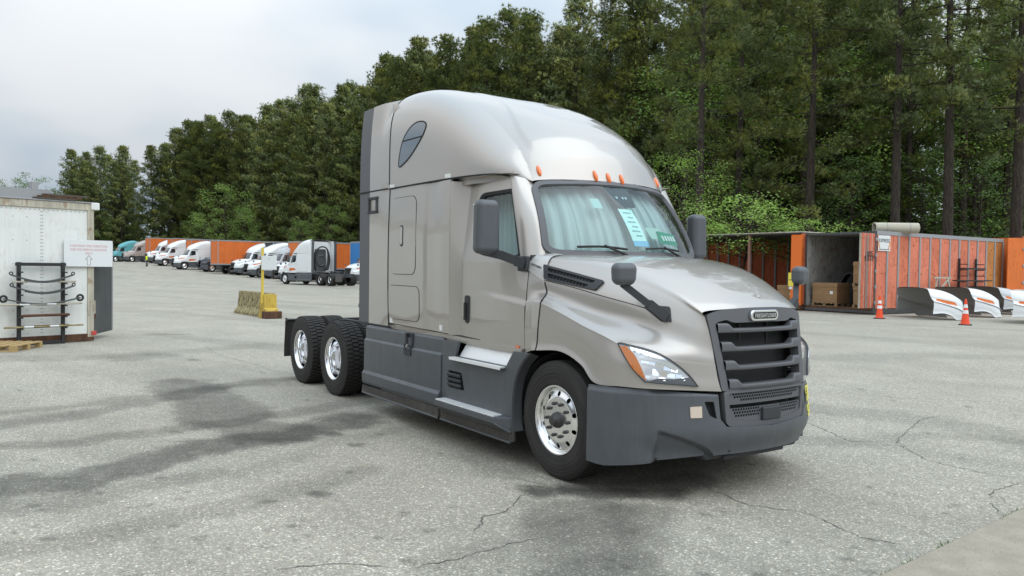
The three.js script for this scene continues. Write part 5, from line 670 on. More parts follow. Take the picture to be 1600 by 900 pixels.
// white storage trailer on the left; local x runs along the wall to its right corner, z towards the yard
const WT = thing('storage_trailer', 'white riveted storage trailer body standing on the asphalt', 'trailer', [-14.727, 0, 3.156], 1.836);
{
  const P = (x, y, o = 0) => wallFrame(WT, x, y, o), top = P(147, 318).y, H = top - 0.15;
  mesh('wall', bx(-6.5, -0.12, 0.14, H, -0.06, 0, 0), C.dirtyWhite, WT);
  mesh('side_wall', bx(-0.06, 0, 0.14, H, -2.5, -0.12), C.dirtyWhite, WT); mesh('roof', bx(-6.5, 0, H, H + 0.03, -2.5, 0), C.dirtyWhite, WT);
  mesh('top_rail', bx(-6.5, 0.03, H - 0.02, H + 0.14, -0.02, 0.03, 0.012), C.cream, WT); mesh('roof_edge', bx(-6.5, 0.1, H + 0.14, H + 0.17, -0.1, 0.05, 0.01), C.grey, WT);
  mesh('corner_post', bx(-0.12, 0.02, 0.1, H + 0.1, -0.14, 0.025, 0.015), C.cream, WT); mesh('corner_cap', bx(-0.05, 0.13, H + 0.0, H + 0.16, -0.1, 0.06, 0.02), C.dirtyWhite, WT);
  mesh('bottom_rail', bx(-6.5, 0.02, 0.02, 0.18, -0.1, 0.02, 0.01), C.rust, WT);
  const rv = []; const rg = new THREE.SphereGeometry(0.011, 6, 4); const cols = [P(64, 400).x, P(66.5, 400).x, P(138.5, 400).x, P(20, 400).x, P(42, 400).x]; cols.forEach((x, k) => { for (let y = 0.25; y < H - 0.05; y += k > 2 ? 0.5 : 0.075) rv.push(rg.clone().translate(x, y, 0.002)); }); for (let x = -6.4; x < 0; x += 0.09) rv.push(rg.clone().translate(x, H - 0.06, 0.002));
  const r = mesh('rivets', join(rv), C.grey, WT); r.userData.kind = 'stuff';
  mesh('seam_strip', bx(P(62.5, 400).x, P(68, 400).x, 0.2, H - 0.03, 0.0, 0.0015), C.dirtyWhite, WT);
  // dark door panel folded back along the side
  const door = new THREE.Group(); door.name = 'side_door'; door.position.set(0.04, 0, -0.06); door.rotation.y = 0.88; WT.add(door); const dTop = 2.28;
  mesh('door_skin', bx(0, 1.3, 0.14, dTop, -0.05, 0.0, 0.012), C.darkGrey, door); mesh('door_frame', bx(1.22, 1.3, 0.16, dTop - 0.02, 0.0, 0.012, 0.004), C.grey, door); mesh('door_label', bx(0.02, 0.1, 0.62, 0.92, 0.001, 0.008), C.cream, door); mesh('hinge', bx(-0.05, 0.06, 0.5, 0.62, -0.02, 0.03, 0.01), C.rust, door); mesh('hinge', bx(-0.05, 0.06, 1.8, 1.92, -0.02, 0.03, 0.01), C.rust, door); mesh('marker_light', bx(-0.04, 0.06, P(0, 531).y, P(0, 524).y, 0.02, 0.06, 0.01), C.red, WT);

  // sign board
  const sg = thing('direction_sign', 'white board with red lettering and an outlined arrow on the white trailer', 'sign', WT.position.toArray(), WT.rotation.y), a = P(100, 374, 0.07), b = P(176, 417, 0.07);
  const bd = mesh('board', bx(a.x, b.x, b.y, a.y, 0.045, 0.07, 0.004), C.white, sg);
  const w = b.x - a.x, cx = (a.x + b.x) / 2, ink = std(0.66, 0.4, 0.39, 0.7), put = (s, size, y) => mesh('lettering', xf(text(s, size, 0.002).scale(0.92, 1, 1), [cx, y, 0.0705]), ink, bd);
  const hh = a.y - b.y; put('CONTINUE THIS DIRECTION', w * 0.046, a.y - hh * 0.22); put('FOR THE SERVICE ADVISOR', w * 0.046, a.y - hh * 0.36); put('ONLY', w * 0.045, a.y - hh * 0.5);
  const ao = [[-0.08, 0], [0, 0.1], [0.08, 0], [0.04, 0], [0.04, -0.13], [-0.04, -0.13], [-0.04, 0]], ai = [[-0.055, 0.012], [0, 0.08], [0.055, 0.012], [0.03, 0.012], [0.03, -0.12], [-0.03, -0.12], [-0.03, 0.012]]; const sh = new THREE.Shape(ao.map(p => new THREE.Vector2(...p))); sh.holes.push(new THREE.Path(ai.map(p => new THREE.Vector2(...p)))); mesh('arrow', xf(new THREE.ExtrudeGeometry(sh, { depth: 0.002, bevelEnabled: false }), [cx, b.y + hh * 0.27, 0.0705]), C.grey, bd);

  // spring rack
  const rk = thing('spring_rack', 'black steel ladder rack leaning on the white trailer', 'rack', WT.position.toArray(), WT.rotation.y), X0 = P(31, 470, 0.2).x, X1 = P(100, 470, 0.2).x, yT = P(0, 409, 0.2).y;
  for (const x of [X0, X1]) { mesh('post', bx(x - 0.035, x + 0.035, 0, yT, 0.1, 0.17, 0.006), C.black, rk); for (let y = 0.35; y < yT; y += 0.24) mesh('peg', bx(x - 0.02, x + 0.02, y, y + 0.03, 0.17, 0.36, 0.006), C.black, rk); }
  mesh('crossbar', bx(X0 - 0.06, X1 + 0.06, yT - 0.08, yT - 0.01, 0.1, 0.16, 0.006), C.black, rk); mesh('crossbar', bx(X0, X1, 0.02, 0.08, 0.1, 0.16, 0.006), C.black, rk);
  const item = (name, label, cat, geo, mat) => { const t = thing(name, label, cat, WT.position.toArray(), WT.rotation.y); mesh(name === 'leaf_spring' ? 'leaf' : 'bar', geo, mat, t); return t; };
  const pegY = y => { let k = Math.round((y - 0.38) / 0.24); return 0.38 + 0.24 * Math.max(0, k); };
  const spring = (x0, x1, yy, sag, label, eye) => { const A = P(x0, yy, 0.3), B = P(x1, yy, 0.3), y0 = pegY(A.y - sag) + 0.03 + sag; const arc = k => { const pts = []; for (let i = 0; i <= 14; i++) { const t = i / 14; pts.push(V(lerp(A.x, B.x, t), y0 - sag * Math.sin(Math.PI * t) - k * 0.022, 0.27)); } return pts; }; const lay = (pts, w) => { const gs = []; for (let i = 0; i < pts.length - 1; i++) gs.push(bar(pts[i], pts[i + 1], w, 0.028)); return join(gs); }; const t = thing('leaf_spring', label, 'leaf spring', WT.position.toArray(), WT.rotation.y); mesh('leaf', lay(arc(0), 0.08), C.darkGrey, t); mesh('leaf', lay(arc(1).slice(3, 12), 0.08), C.darkGrey, t); for (const p of [arc(0)[0], arc(0)[14]]) mesh('eye', xf(new THREE.TorusGeometry(eye ? 0.06 : 0.03, eye ? 0.025 : 0.012, 8, 18), [p.x, p.y + (eye ? 0 : 0.03), p.z]), C.black, t); };
  spring(18, 115, 424, 0.14, 'dark curved leaf spring hooked on the top of the rack', false); spring(19, 116, 452, 0.14, 'dark curved leaf spring on the middle pegs of the rack', false); spring(6, 126, 462, 0.12, 'long leaf spring with thick rolled ends on the rack', true);
  for (const [x0, x1, y, mat, label] of [[19, 118, 445, C.cream, 'thin pale bar lying across the upper rack pegs'], [-4, 127, 482, C.cream, 'long pale taped rod on the lower rack pegs'], [32, 108, 494, C.rust, 'rusty brown steel bar on the rack'], [6, 130, 507, C.yellow, 'long yellow taped rod near the rack foot'], [32, 108, 519, C.rust, 'brown steel bar on the lowest rack pegs']]) { const A = P(x0, y, 0.25), B = P(x1, y, 0.25), yy = pegY(A.y) + 0.002; const t = thing('steel_bar', label, 'bar', WT.position.toArray(), WT.rotation.y); mesh('rod', rod(V(A.x, yy + 0.022, 0.22 + (y % 7) * 0.012), V(B.x, yy + 0.022, 0.22 + (y % 7) * 0.012), mat === C.rust ? 0.03 : 0.02), mat, t); if (mat !== C.rust) for (const k of [0.3, 0.62]) { const x = lerp(A.x, B.x, k); mesh('tape', rod(V(x - 0.09, yy + 0.022, 0.22 + (y % 7) * 0.012), V(x + 0.09, yy + 0.022, 0.22 + (y % 7) * 0.012), 0.023), C.white, t); } }

  // scrap on the roof
  const rf = thing('perforated_beam', 'grey steel channel with round holes on the white trailer roof', 'beam', WT.position.toArray(), WT.rotation.y), q0 = P(0, 303, -0.06), q1 = P(90, 303, -0.06), hs = [[2, 300], [14, 300], [27, 301], [75, 301]].map(([x, y]) => P(x, y, -0.06));
  const bt = H + 0.172, bh = P(0, 288, -0.06).y - bt; const bs = new THREE.Shape([[q0.x - 1.5, bt], [q1.x, bt], [q1.x - 0.1, bt + bh * 0.75], [q0.x - 1.5, bt + bh]].map(p => new THREE.Vector2(...p))); hs.forEach(h => { const c = new THREE.Path(); c.absarc(h.x, bt + bh * 0.42, Math.min(0.05, bh * 0.3), 0, 6.3); bs.holes.push(c); }); mesh('web', xf(new THREE.ExtrudeGeometry(bs, { depth: 0.02, bevelEnabled: false }), [0, 0, -0.08]), C.grey, rf); mesh('flange', bx(q0.x - 1.5, q1.x - 0.12, bt + bh * 0.8, bt + bh * 0.86, -0.4, -0.085), C.grey, rf); mesh('bracket', bx(P(47, 285, -0.2).x, P(57, 285, -0.2).x, bt, P(52, 284, -0.2).y, -0.3, -0.1, 0.01), C.grey, rf);
  const pl = thing('plank_stack', 'weathered dark planks and pallet boards on the white trailer roof', 'planks', WT.position.toArray(), WT.rotation.y); const pr = rng(9), pm = std(0.09, 0.075, 0.06, 0.95); for (let i = 0; i < 9; i++) { const x0 = P(52 + i * 2.5, 308, 0).x, x1 = P(112 + i * 3, 308, 0).x, lay = Math.floor(i / 3), y = bt + 0.001 + lay * 0.042; mesh('board', xf(bx(-(x1 - x0) / 2, (x1 - x0) / 2, 0, 0.04, -0.018, 0.018, 0.004), [(x0 + x1) / 2, y, -0.035 + (i % 3) * 0.038], [0, (pr() - 0.5) * 0.012, 0]), i % 2 ? C.rust : pm, pl); }
}
function pallet(label, group, pos, turn, w = 1.1, d = 1.0, mat = C.paleWood) { const t = thing('wood_pallet', label, 'pallet', pos, turn, group); for (const z of [-1, 0, 1]) for (const x of [-1, 0, 1]) mesh('block', bx(x * (w / 2 - 0.06) - 0.06, x * (w / 2 - 0.06) + 0.06, 0.022, 0.105, z * (d / 2 - 0.05) - 0.05, z * (d / 2 - 0.05) + 0.05), mat, t); for (const z of [-1, 0, 1]) mesh('bottom_board', bx(-w / 2, w / 2, 0, 0.021, z * (d / 2 - 0.05) - 0.05, z * (d / 2 - 0.05) + 0.05), mat, t); for (let i = 0; i < 6; i++) { const x = lerp(-w / 2 + 0.06, w / 2 - 0.06, i / 5); mesh('deck_board', bx(x - 0.055, x + 0.055, 0.106, 0.13, -d / 2, d / 2), mat, t); } return t; }
{ const p = onY(2, 546); pallet('pale new wooden pallet on the asphalt by the white trailer', null, [p.x, 0.002, p.z], 1.03); }

// barrier and sign post out in the yard
{
  const A = onY(366, 489), B = onY(409, 496), d = B.clone().sub(A), L = d.length(), turn = Math.atan2(-d.z, d.x);
  const pr = [[-0.3, 0], [0.3, 0], [0.3, 0.07], [0.17, 0.27], [0.115, 0.80], [-0.115, 0.80], [-0.17, 0.27], [-0.3, 0.07]], s = new THREE.Shape(pr.map(p => new THREE.Vector2(...p)));
  const t = thing('concrete_barrier', 'flaking yellow concrete barrier in the open yard', 'barrier', [A.x, 0.002, A.z], turn); const g = new THREE.ExtrudeGeometry(s, { depth: L, bevelEnabled: true, bevelSize: 0.015, bevelThickness: 0.015, bevelSegments: 2 }); g.rotateY(Math.PI / 2); mesh('body', uvBox(g.translate(0, 0.0, -0.3), 0.8), C.yellow, t);
  const P = onY(420, 497), tb = thing('sign_post', 'yellow pipe sign post on a rusty yellow block beside the barrier', 'sign post', [P.x, 0.002, P.z], turn);
  const q = new THREE.Shape([[-0.36, 0], [0.36, 0], [0.3, 0.26], [0.13, 0.34], [0.1, 0.78], [-0.2, 0.78], [-0.26, 0.26]].map(p => new THREE.Vector2(...p))); const g2 = new THREE.ExtrudeGeometry(q, { depth: 0.42, bevelEnabled: true, bevelSize: 0.015, bevelThickness: 0.015, bevelSegments: 2 }); g2.translate(0, 0, -0.21); mesh('block', uvBox(g2), std(0.66, 0.46, 0.08, 0.8, { map: C.fade.map }), tb); mesh('foot_plate', bx(0.02, 0.42, 0.0, 0.24, -0.3, 0.26, 0.03), C.rust, tb);
  mesh('pole', rod(V(0.02, 0.5, 0.23), V(0.02, 2.35, 0.23), 0.045, 0.045, 14), std(0.68, 0.5, 0.07, 0.6), tb); const sp = thing('sign_plate', 'small blank white sign plate on the yellow post', 'sign', [P.x, 0.002, P.z], 0.88); mesh('plate', rbox(0.52, 0.46, 0.01, 0.004, 0.12, 1.85, 0.29), C.white, sp); mesh('bolt', xf(new THREE.SphereGeometry(0.015, 8, 6), [0.12, 1.98, 0.296]), C.grey, sp); mesh('bracket', rbox(0.06, 0.4, 0.06, 0.01, 0.1, 1.85, 0.256), C.grey, sp);
}
// ---------- the distant row of tractors and trailers ----------
function farTractor(name, label, paint, px, depth, turn, group, { stripe = true, y } = {}) {
  const p = atDepth(px, 430, depth), t = thing(name, label, 'truck', [p.x, y ?? groundY(p.x, p.z), p.z], turn, group);
  mesh('cab', farGeo.body, paint, t); mesh('windows', farGeo.glass, farGlass, t); mesh('bumper_and_skirts', farGeo.dark, M.dark, t);
  for (const [x, z] of [[0, 1.045], [0, -1.045], [-5.07, 1.0], [-5.07, -1.0], [-6.39, 1.0], [-6.39, -1.0]]) { const w = new THREE.Group(); w.name = 'wheel'; w.position.set(x, R0, z); w.rotation.y = z < 0 ? Math.PI : 0; t.add(w); mesh('tyre', x ? farGeo.dual : farGeo.tyre, M.rubber, w); mesh('rim', farGeo.rim, M.alu, w); }
  if (stripe) { for (const k of ['stripe', 'stripeL']) mesh('door_stripe', farGeo[k], C.orange, t); for (const k of ['stripe2', 'stripe2L']) mesh('hood_stripe', farGeo[k], C.orange, t); }
  return t;
}
const pick = k => farParts.filter(f => f[0] === k).map(f => f[1]);
const farGeo = { body: join(pick('body')), glass: join(pick('glass')), dark: join(pick('dark')), tyre: tyreGeo(true), dual: join(tyreGeo(true).scale(1, 1, 2.1)), rim: lathe([[0.02, 0.17], [0.1, 0.165], [0.12, 0.12], [0.22, 0.13], [0.26, 0.09], [0.29, 0.15], [0.3, 0.13]].reverse(), 24).rotateX(Math.PI / 2) };
{ const st = patch([[-1.6, 1.3], [-0.6, 1.16], [-0.6, 1.42], [-1.2, 1.46]], [], Fdoor, { off: 0.006, edge: 0.2 }), h2 = patch([[0.6, 4.6], [3.2, 4.3], [3.6, 4.9], [0.4, 5.6]], [], (u, v) => Fhood(u, v), { off: 0.006, edge: 0.5 }); farGeo.stripe = st; farGeo.stripeL = mirrorZ(st); farGeo.stripe2 = h2; farGeo.stripe2L = mirrorZ(h2); }
const farGlass = std(0.02, 0.026, 0.03, 0.06, { clearcoat: 1 });
const FP = { white: std(0.78, 0.79, 0.78, 0.4, { clearcoat: 0.6 }), tan: std(0.42, 0.36, 0.32, 0.45, { clearcoat: 0.6 }), black: std(0.02, 0.022, 0.026, 0.3, { clearcoat: 1 }), silver: std(0.45, 0.46, 0.47, 0.4, { clearcoat: 0.6 }), teal: std(0.12, 0.38, 0.4, 0.4) };
const TN = -Math.PI / 2;
farTractor('parked_tractor', 'teal tractor at the far end of the parked row', FP.teal, 178, 143, TN + 0.1, 'tractors parked in the far row', { stripe: false });
farTractor('parked_tractor', 'tan and silver sleeper tractor near the far end of the row', FP.tan, 203, 134, TN + 0.12, 'tractors parked in the far row', { stripe: false });
farTractor('parked_tractor', 'white tractor half hidden behind the person in the yellow vest', FP.white, 240, 124, TN + 0.1, 'tractors parked in the far row');
farTractor('parked_tractor', 'white tractor with orange stripes right beside the person in the vest', FP.white, 254, 116, TN + 0.1, 'tractors parked in the far row');
farTractor('parked_tractor', 'white tractor with orange stripes next to the black tractor', FP.white, 284, 106, TN + 0.08, 'tractors parked in the far row');
farTractor('parked_tractor', 'black tractor in the far parked row', FP.black, 326, 101, TN + 0.1, 'tractors parked in the far row', { stripe: false });
farTractor('parked_tractor', 'white tractor nose out beside the orange trailer with its wheels showing', FP.white, 378, 93, TN + 0.15, 'tractors parked in the far row', { stripe: false });
farTractor('parked_tractor', 'white tractor with orange stripes behind the blank sign plate', FP.white, 400, 87, TN + 0.12, 'tractors parked in the far row');
farTractor('parked_tractor', 'silver tractor half hidden by the blank sign plate', FP.silver, 425, 84, TN + 0.1, 'tractors parked in the far row');
farTractor('parked_tractor', 'white tractor with orange stripes behind the tractor with hoses', FP.white, 450, 77, TN + 0.1, 'tractors parked in the far row');
farTractor('parked_tractor', 'white tractor at the blue trailer behind the tractor with hoses', FP.white, 560, 74, TN + 0.15, 'tractors parked in the far row');
{
  const t = farTractor('parked_tractor', 'white tractor turned away with black air hoses coiled on its back', FP.white, 463, 70, -2.86, 'tractors parked in the far row');
  const hoses = []; for (let k = 0; k < 3; k++) hoses.push(tube([V(-3.5, 1.3, -0.9 + 0.12 * k), V(-3.75, 2.4, -0.95 + 0.1 * k), V(-3.8, 3.25, -0.3), V(-3.8, 3.2, 0.4), V(-3.75, 2.2, 0.8 - 0.1 * k), V(-3.9, 1.3, 0.5 - 0.1 * k)], 0.06, 6, 30)); hoses.forEach(g => mesh('hose', g, C.black, t)); mesh('hose_rack', join(xf(new THREE.TorusGeometry(0.45, 0.07, 8, 24), [-3.6, 2.1, 0], [0, Math.PI / 2, 0]), span(-3.6, -3.4, 1.2, 3.1, -0.5, 0.5)), C.darkGrey, t); mesh('mud_flap', span(-7.2, -7.16, 0.35, 1.0, -1.2, -0.55), M.steel, t);
}
const trailerGeo = (() => { const posts = []; for (let x = -14.2; x < -0.2; x += 0.62) posts.push(span(x - 0.03, x + 0.03, 1.2, 3.95, -1.318, 1.318)); return { box: span(-14.5, 0, 1.14, 4.0, -1.3, 1.3, 0.02), posts: join(posts), rails: join(span(-14.52, 0.02, 3.93, 4.08, -1.325, 1.325), span(-14.52, 0.02, 1.08, 1.24, -1.325, 1.325), ...[-0.06, -14.53].flatMap(x => [span(x, x + 0.085, 1.1, 4.05, 1.2, 1.328), span(x, x + 0.085, 1.1, 4.05, -1.328, -1.2)])), frame: join(span(-13.6, -10.4, 0.75, 1.08, -0.5, 0.5), span(-3.2, -3.0, 0.05, 1.1, 0.55, 0.7), span(-3.2, -3.0, 0.05, 1.1, -0.7, -0.55)) }; })();
function farTrailer(label, mat, px, depth, turn, group, back = 1.5, postMat = mat) {
  const p = atDepth(px, 430, depth); p.z -= back; const t = thing('box_trailer', label, 'trailer', [p.x, groundY(p.x, p.z), p.z], turn, group); t.scale.x = 0.85;
  mesh('box', trailerGeo.box, mat, t); mesh('side_posts', trailerGeo.posts, postMat, t); mesh('rails', trailerGeo.rails, C.grey, t); mesh('underframe', trailerGeo.frame, M.chassis, t);
  for (const x of [-11.2, -12.5]) for (const s of [1, -1]) { const w = new THREE.Group(); w.name = 'wheel'; w.position.set(x, R0, s * 1.02); w.rotation.y = s < 0 ? Math.PI : 0; t.add(w); mesh('tyre', farGeo.dual, M.rubber, w); mesh('rim', farGeo.rim, M.alu, w); }
  return t;
}
for (const [px, d, k, l] of [[212, 129, 'o', 'orange trailer behind the tan tractor'], [246, 120, 'o', 'orange trailer between the tan and white tractors'], [274, 111.5, 'o', 'orange trailer over the cab beside the person in the vest'], [312, 103.5, 'o', 'orange trailer behind the striped tractor next to the black tractor'], [326, 105, 'w', 'pale grey trailer behind the black tractor'], [341, 96, 'o', 'orange box trailer with wheels showing between black and white tractors'], [396, 92, 'd', 'dark open ended trailer behind the white tractor nose'], [432, 82.5, 'o', 'orange trailer behind the blank sign plate'], [462, 88, 'o', 'orange trailer above the silver tractor'], [480, 90, 'w', 'white trailer behind the tractor with hoses'], [527, 77, 'b', 'bright blue trailer beside the tractor with hoses'], [585, 84, 'w', 'white trailer hidden mostly by the grey beige tractor']]) farTrailer(l, { o: C.orange, w: C.white, d: C.black, b: C.blue }[k], px, d, px === 341 ? Math.PI + TN + 0.1 : TN + 0.1, 'trailers parked in the far row', px === 341 ? 11.5 : px > 500 ? 2 : 1.8);

// person in a vest walking in the yard
{
  const p = atDepth(229.5, 420, 112), t = thing('person', 'person in yellow safety vest and dark trousers walking by the parked tractors', 'person', [p.x, groundY(p.x, p.z), p.z], 0.4);
  const prof = (pts, n = 14) => { const g = lathe(pts, n); return g; };
  const leg = (x, z0) => limbGeo([V(x, 0.04, z0), V(x, 0.48, z0 * 0.4), V(x * 0.9, 0.92, 0)], 0.07, 0.1, 8);
  const J = []; J.push(...leg(0.09, 0.16), ...leg(-0.09, -0.14), xf(prof([[0, 0.86], [0.15, 0.88], [0.165, 1.0], [0.15, 1.12], [0.175, 1.35], [0.15, 1.46], [0.06, 1.5], [0.055, 1.56], [0, 1.56]]), [0, 0, 0], [0, 0, 0], [1.2, 1, 0.78]), ...limbGeo([V(0.2, 1.42, 0), V(0.25, 1.14, -0.04), V(0.23, 0.9, 0.08)], 0.055, 0.035, 8), ...limbGeo([V(-0.2, 1.42, 0), V(-0.25, 1.14, 0.04), V(-0.23, 0.9, 0.12)], 0.055, 0.035, 8), xf(new THREE.SphereGeometry(0.105, 14, 12), [0, 1.66, 0.01], [0, 0, 0], [0.9, 1.15, 1]));
  J.push(xf(new THREE.SphereGeometry(0.06, 8, 6), [0.09, 0.04, 0.2], [0, 0, 0], [0.8, 0.6, 2]), xf(new THREE.SphereGeometry(0.06, 8, 6), [-0.09, 0.04, -0.1], [0, 0, 0], [0.8, 0.6, 2]));
  const g = mergeVertices(join(J), 1e-3); mesh('body', g, std(0.035, 0.04, 0.055, 0.9), t);
  mesh('vest', xf(prof([[0.168, 0.9], [0.185, 1.0], [0.172, 1.12], [0.195, 1.35], [0.165, 1.47], [0.08, 1.5]]), [0, 0, 0], [0, 0, 0], [1.2, 1, 0.8]), std(0.72, 0.85, 0.04, 0.7), t); mesh('face', xf(new THREE.SphereGeometry(0.1, 12, 10), [0, 1.655, 0.022], [0, 0, 0], [0.84, 1.08, 0.95]), std(0.3, 0.18, 0.12, 0.7), t); mesh('hair', xf(new THREE.SphereGeometry(0.108, 12, 10, 0, 6.3, 0, 1.5), [0, 1.675, 0], [-0.2, 0, 0], [0.95, 1.1, 1.02]), std(0.03, 0.025, 0.02, 0.8), t);
}
// ---------- storage trailers on the right ----------
{
  // orange trailer with ribbed side; its open end faces the yard (+z), its long side faces +x
  const X1 = -13.63, X0 = onZ(1258, 488, -26.4).x, Z1 = -26.4, Z0 = -37.9, H = 3.56;
  const t = thing('orange_storage_trailer', 'faded orange storage trailer with ribbed side, open end and cartons inside', 'trailer', [X1, 0, Z1]);
  const L = Z0 - Z1, W = X0 - X1, fl = 0.26;
  mesh('floor', bx(W, 0, 0.02, fl, L, 0.06), C.rust, t); mesh('roof', bx(W, 0, H - 0.06, H, L, 0), C.grey, t); mesh('roof_rail', bx(-0.08, 0.03, H - 0.12, H + 0.05, L, 0.02, 0.01), C.grey, t); mesh('bottom_rail', bx(-0.06, 0.02, 0.03, 0.24, L, 0), C.darkGrey, t);
  mesh('left_wall', bx(W, W + 0.06, fl, H - 0.06, L, 0), C.inside, t); mesh('inner_wall', bx(-0.1, -0.06, fl, H - 0.06, L, -0.02), C.inside, t); mesh('back_wall', bx(W, 0, fl, H - 0.06, L, L + 0.05), C.inside, t);
  // side panels between posts
  const tones = [C.fade, std(0.84, 0.255, 0.15, 0.7, { map: C.fade.map }), std(0.8, 0.22, 0.115, 0.7, { map: C.fade.map })], last = std(0.62, 0.24, 0.06, 0.7, { map: C.fade.map }), n = 13, pw = -L / n;
  for (let i = 0; i < n; i++) { mesh('side_panel', bx(-0.05, 0.0, 0.24, H - 0.12, -i * pw - pw + 0.004, -i * pw - 0.004), i > 10 ? last : tones[i % 3], t); mesh('side_post', bx(0.0, 0.035, 0.24, H - 0.12, -(i + 1) * pw - 0.06, -(i + 1) * pw + 0.06, 0.006), C.grey, t); }
  const rv = []; const R = rng(55); for (let i = 0; i < 46; i++) rv.push(xf(new THREE.SphereGeometry(0.03, 6, 4), [0.003, 0.4 + Math.floor(R() * 2.3) * 1.3 + R() * 0.12, L * R()])); const hs = mesh('patch_marks', join(rv), C.rust, t); hs.userData.kind = 'stuff';
  // rear frame and the right-hand door folded round to the yard
  mesh('door_frame', join(bx(-0.07, 0.03, 0.05, H + 0.04, -0.04, 0.08), bx(W - 0.01, W + 0.04, 0.05, H, -0.04, 0.06), bx(W, 0, H - 0.07, H + 0.02, -0.05, 0.07), bx(W, 0, 0.06, 0.16, 0.06, 0.1)), C.darkGrey, t);
  const dr = new THREE.Group(); dr.name = 'door'; dr.position.set(0.02, 0, 0.1); dr.rotation.y = 1.5; t.add(dr);
  const red = std(0.72, 0.18, 0.1, 0.7, { map: C.fade.map }); for (let i = 0; i < 4; i++) { mesh('door_rib', bx(-0.02 - i * 0.24, -0.2 - i * 0.24, 0.3, H - 0.08, -0.05, 0.02 + (i % 2) * 0.03, 0.008), red, dr); mesh('door_edge', bx(-0.2 - i * 0.24, -0.235 - i * 0.24, 0.3, H - 0.08, -0.05, 0.03), C.cream, dr); }
  for (let k = 0; k < 5; k++) mesh('hinge', bx(-0.03, 0.08, 0.45 + k * 0.68, 0.58 + k * 0.68, 0.03, 0.09, 0.01), C.grey, dr);
  for (const [s, y] of [['205', 2.62], ['5337', 2.42]]) mesh('lettering', xf(text(s, 0.2, 0.003), [-0.42, y, 0.053]), C.black, dr);
  mesh('door_bar', rod(V(-0.62, 0.3, 0.07), V(-0.62, H - 0.2, 0.07), 0.018), C.grey, dr);
  // panel with the carrier's lettering
  const sg = thing('express_sign', 'white square panel lettered EXPRESS on the orange trailer side', 'sign', [X1 + 0.04, 0, Z1]); mesh('panel', bx(0, 0.008, 2.75, 3.42, -1.05, -0.12, 0.003), C.white, sg); mesh('lettering', xf(text('EXPRESS', 0.15, 0.004), [0.0085, 3.2, -0.58], [0, Math.PI / 2, 0]), C.darkGrey, sg); for (const [z, a] of [[-0.2, 0.35], [-0.96, -0.35]]) mesh('stripe', xf(new THREE.BoxGeometry(0.005, 0.34, 0.07), [0.011, 2.98, z], [a, 0, 0]), std(0.7, 0.3, 0.1, 0.6), sg); mesh('line', bx(0.008, 0.011, 2.8, 2.83, -0.98, -0.2), C.darkGrey, sg);

  // cartons on pallets in the open end
  const carton = (label, x, y, z, w, h, d, turn = 0.05) => { const c = thing('cardboard_carton', label, 'carton', [x, y, z], turn, 'cartons in the storage trailers'); mesh('box', bx(-w / 2, w / 2, 0, h * 0.86, -d / 2, d / 2, 0.01), C.card, c); mesh('lid', bx(-w / 2 - 0.015, w / 2 + 0.015, h * 0.78, h, -d / 2 - 0.015, d / 2 + 0.015, 0.01), C.card, c); mesh('label', bx(w * 0.22, w * 0.34, h * 0.45, h * 0.6, d / 2 + 0.001, d / 2 + 0.004), C.white, c); return c; };
  const y0 = fl + 0.002; pallet('wooden pallet under the wide low carton in the orange trailer', null, [X0 + 0.82, y0, Z1 - 0.72], 0.06, 1.25, 1.1, C.wood); carton('wide brown carton with a white label in the open orange trailer', X0 + 0.82, y0 + 0.132, Z1 - 0.72, 1.2, 0.92, 1.05, 0.06);
  pallet('wooden pallet under the lower stacked carton in the orange trailer', null, [X1 - 0.62, y0, Z1 - 0.62], 0, 0.95, 1.0, C.wood); carton('lower brown carton of the stack of two in the orange trailer', X1 - 0.62, y0 + 0.132, Z1 - 0.62, 0.9, 0.8, 0.95, 0); pallet('wooden pallet between the two stacked cartons in the orange trailer', null, [X1 - 0.64, y0 + 0.94, Z1 - 0.62], 0, 0.95, 1.0, C.wood); carton('upper brown carton of the stack of two in the orange trailer', X1 - 0.64, y0 + 1.074, Z1 - 0.62, 0.9, 0.95, 0.95, 0);
  const ty = thing('fender_shell', 'panelOrange curved plastic fender standing behind the cartons', 'fender', [X0 + 1.25, fl + 0.001, Z1 - 1.7], 0.2); mesh('shell', sheet((a, z) => V(0.55 * Math.cos(a), 1.5 * Math.sin(a), z), 0.02, Math.PI * 0.98, -0.3, 0.3, 20, 3), C.black, ty); mesh('rim', tube(Array.from({ length: 17 }, (_, i) => V(0.56 * Math.cos(i / 16 * Math.PI), 0.02 + 1.5 * Math.sin(i / 16 * Math.PI), 0.3)), 0.025, 6, 40), C.darkGrey, ty);

  // long open-sided trailer to the left of it
  const oX1 = X0 - 0.05, oX0 = -31, oz1 = -26.1, oz0 = -33.5, u = thing('open_side_trailer', 'orange trailer body with an open side and a panelOrange interior', 'trailer', [oX1, 0, oz1]), oL = oX0 - oX1, oD = oz0 - oz1, OH = 3.62, panelOrange = std(0.68, 0.16, 0.06, 0.8, { map: C.fade.map });
  mesh('floor', bx(oL, 0, 0.05, 0.3, oD, 0), C.rust, u); mesh('roof', bx(oL, 0, OH - 0.05, OH, oD, 0.04), C.darkGrey, u); mesh('roof_edge', bx(oL, 0.02, OH, OH + 0.05, oD + 0.3, 0.08, 0.01), C.cream, u); mesh('end_wall', bx(-0.06, 0, 0.3, OH - 0.05, oD, -0.02), panelOrange, u);
  for (let i = 0; i < 16; i++) { mesh('back_panel', bx(oL * i / 16 - 0.005, oL * (i + 1) / 16 + 0.005, 0.3, OH - 0.06, oD, oD + 0.05), panelOrange, u); mesh('back_post', bx(oL * (i + 1) / 16 - 0.06, oL * (i + 1) / 16 + 0.06, 0.3, OH - 0.06, oD + 0.05, oD + 0.11), C.grey, u); }
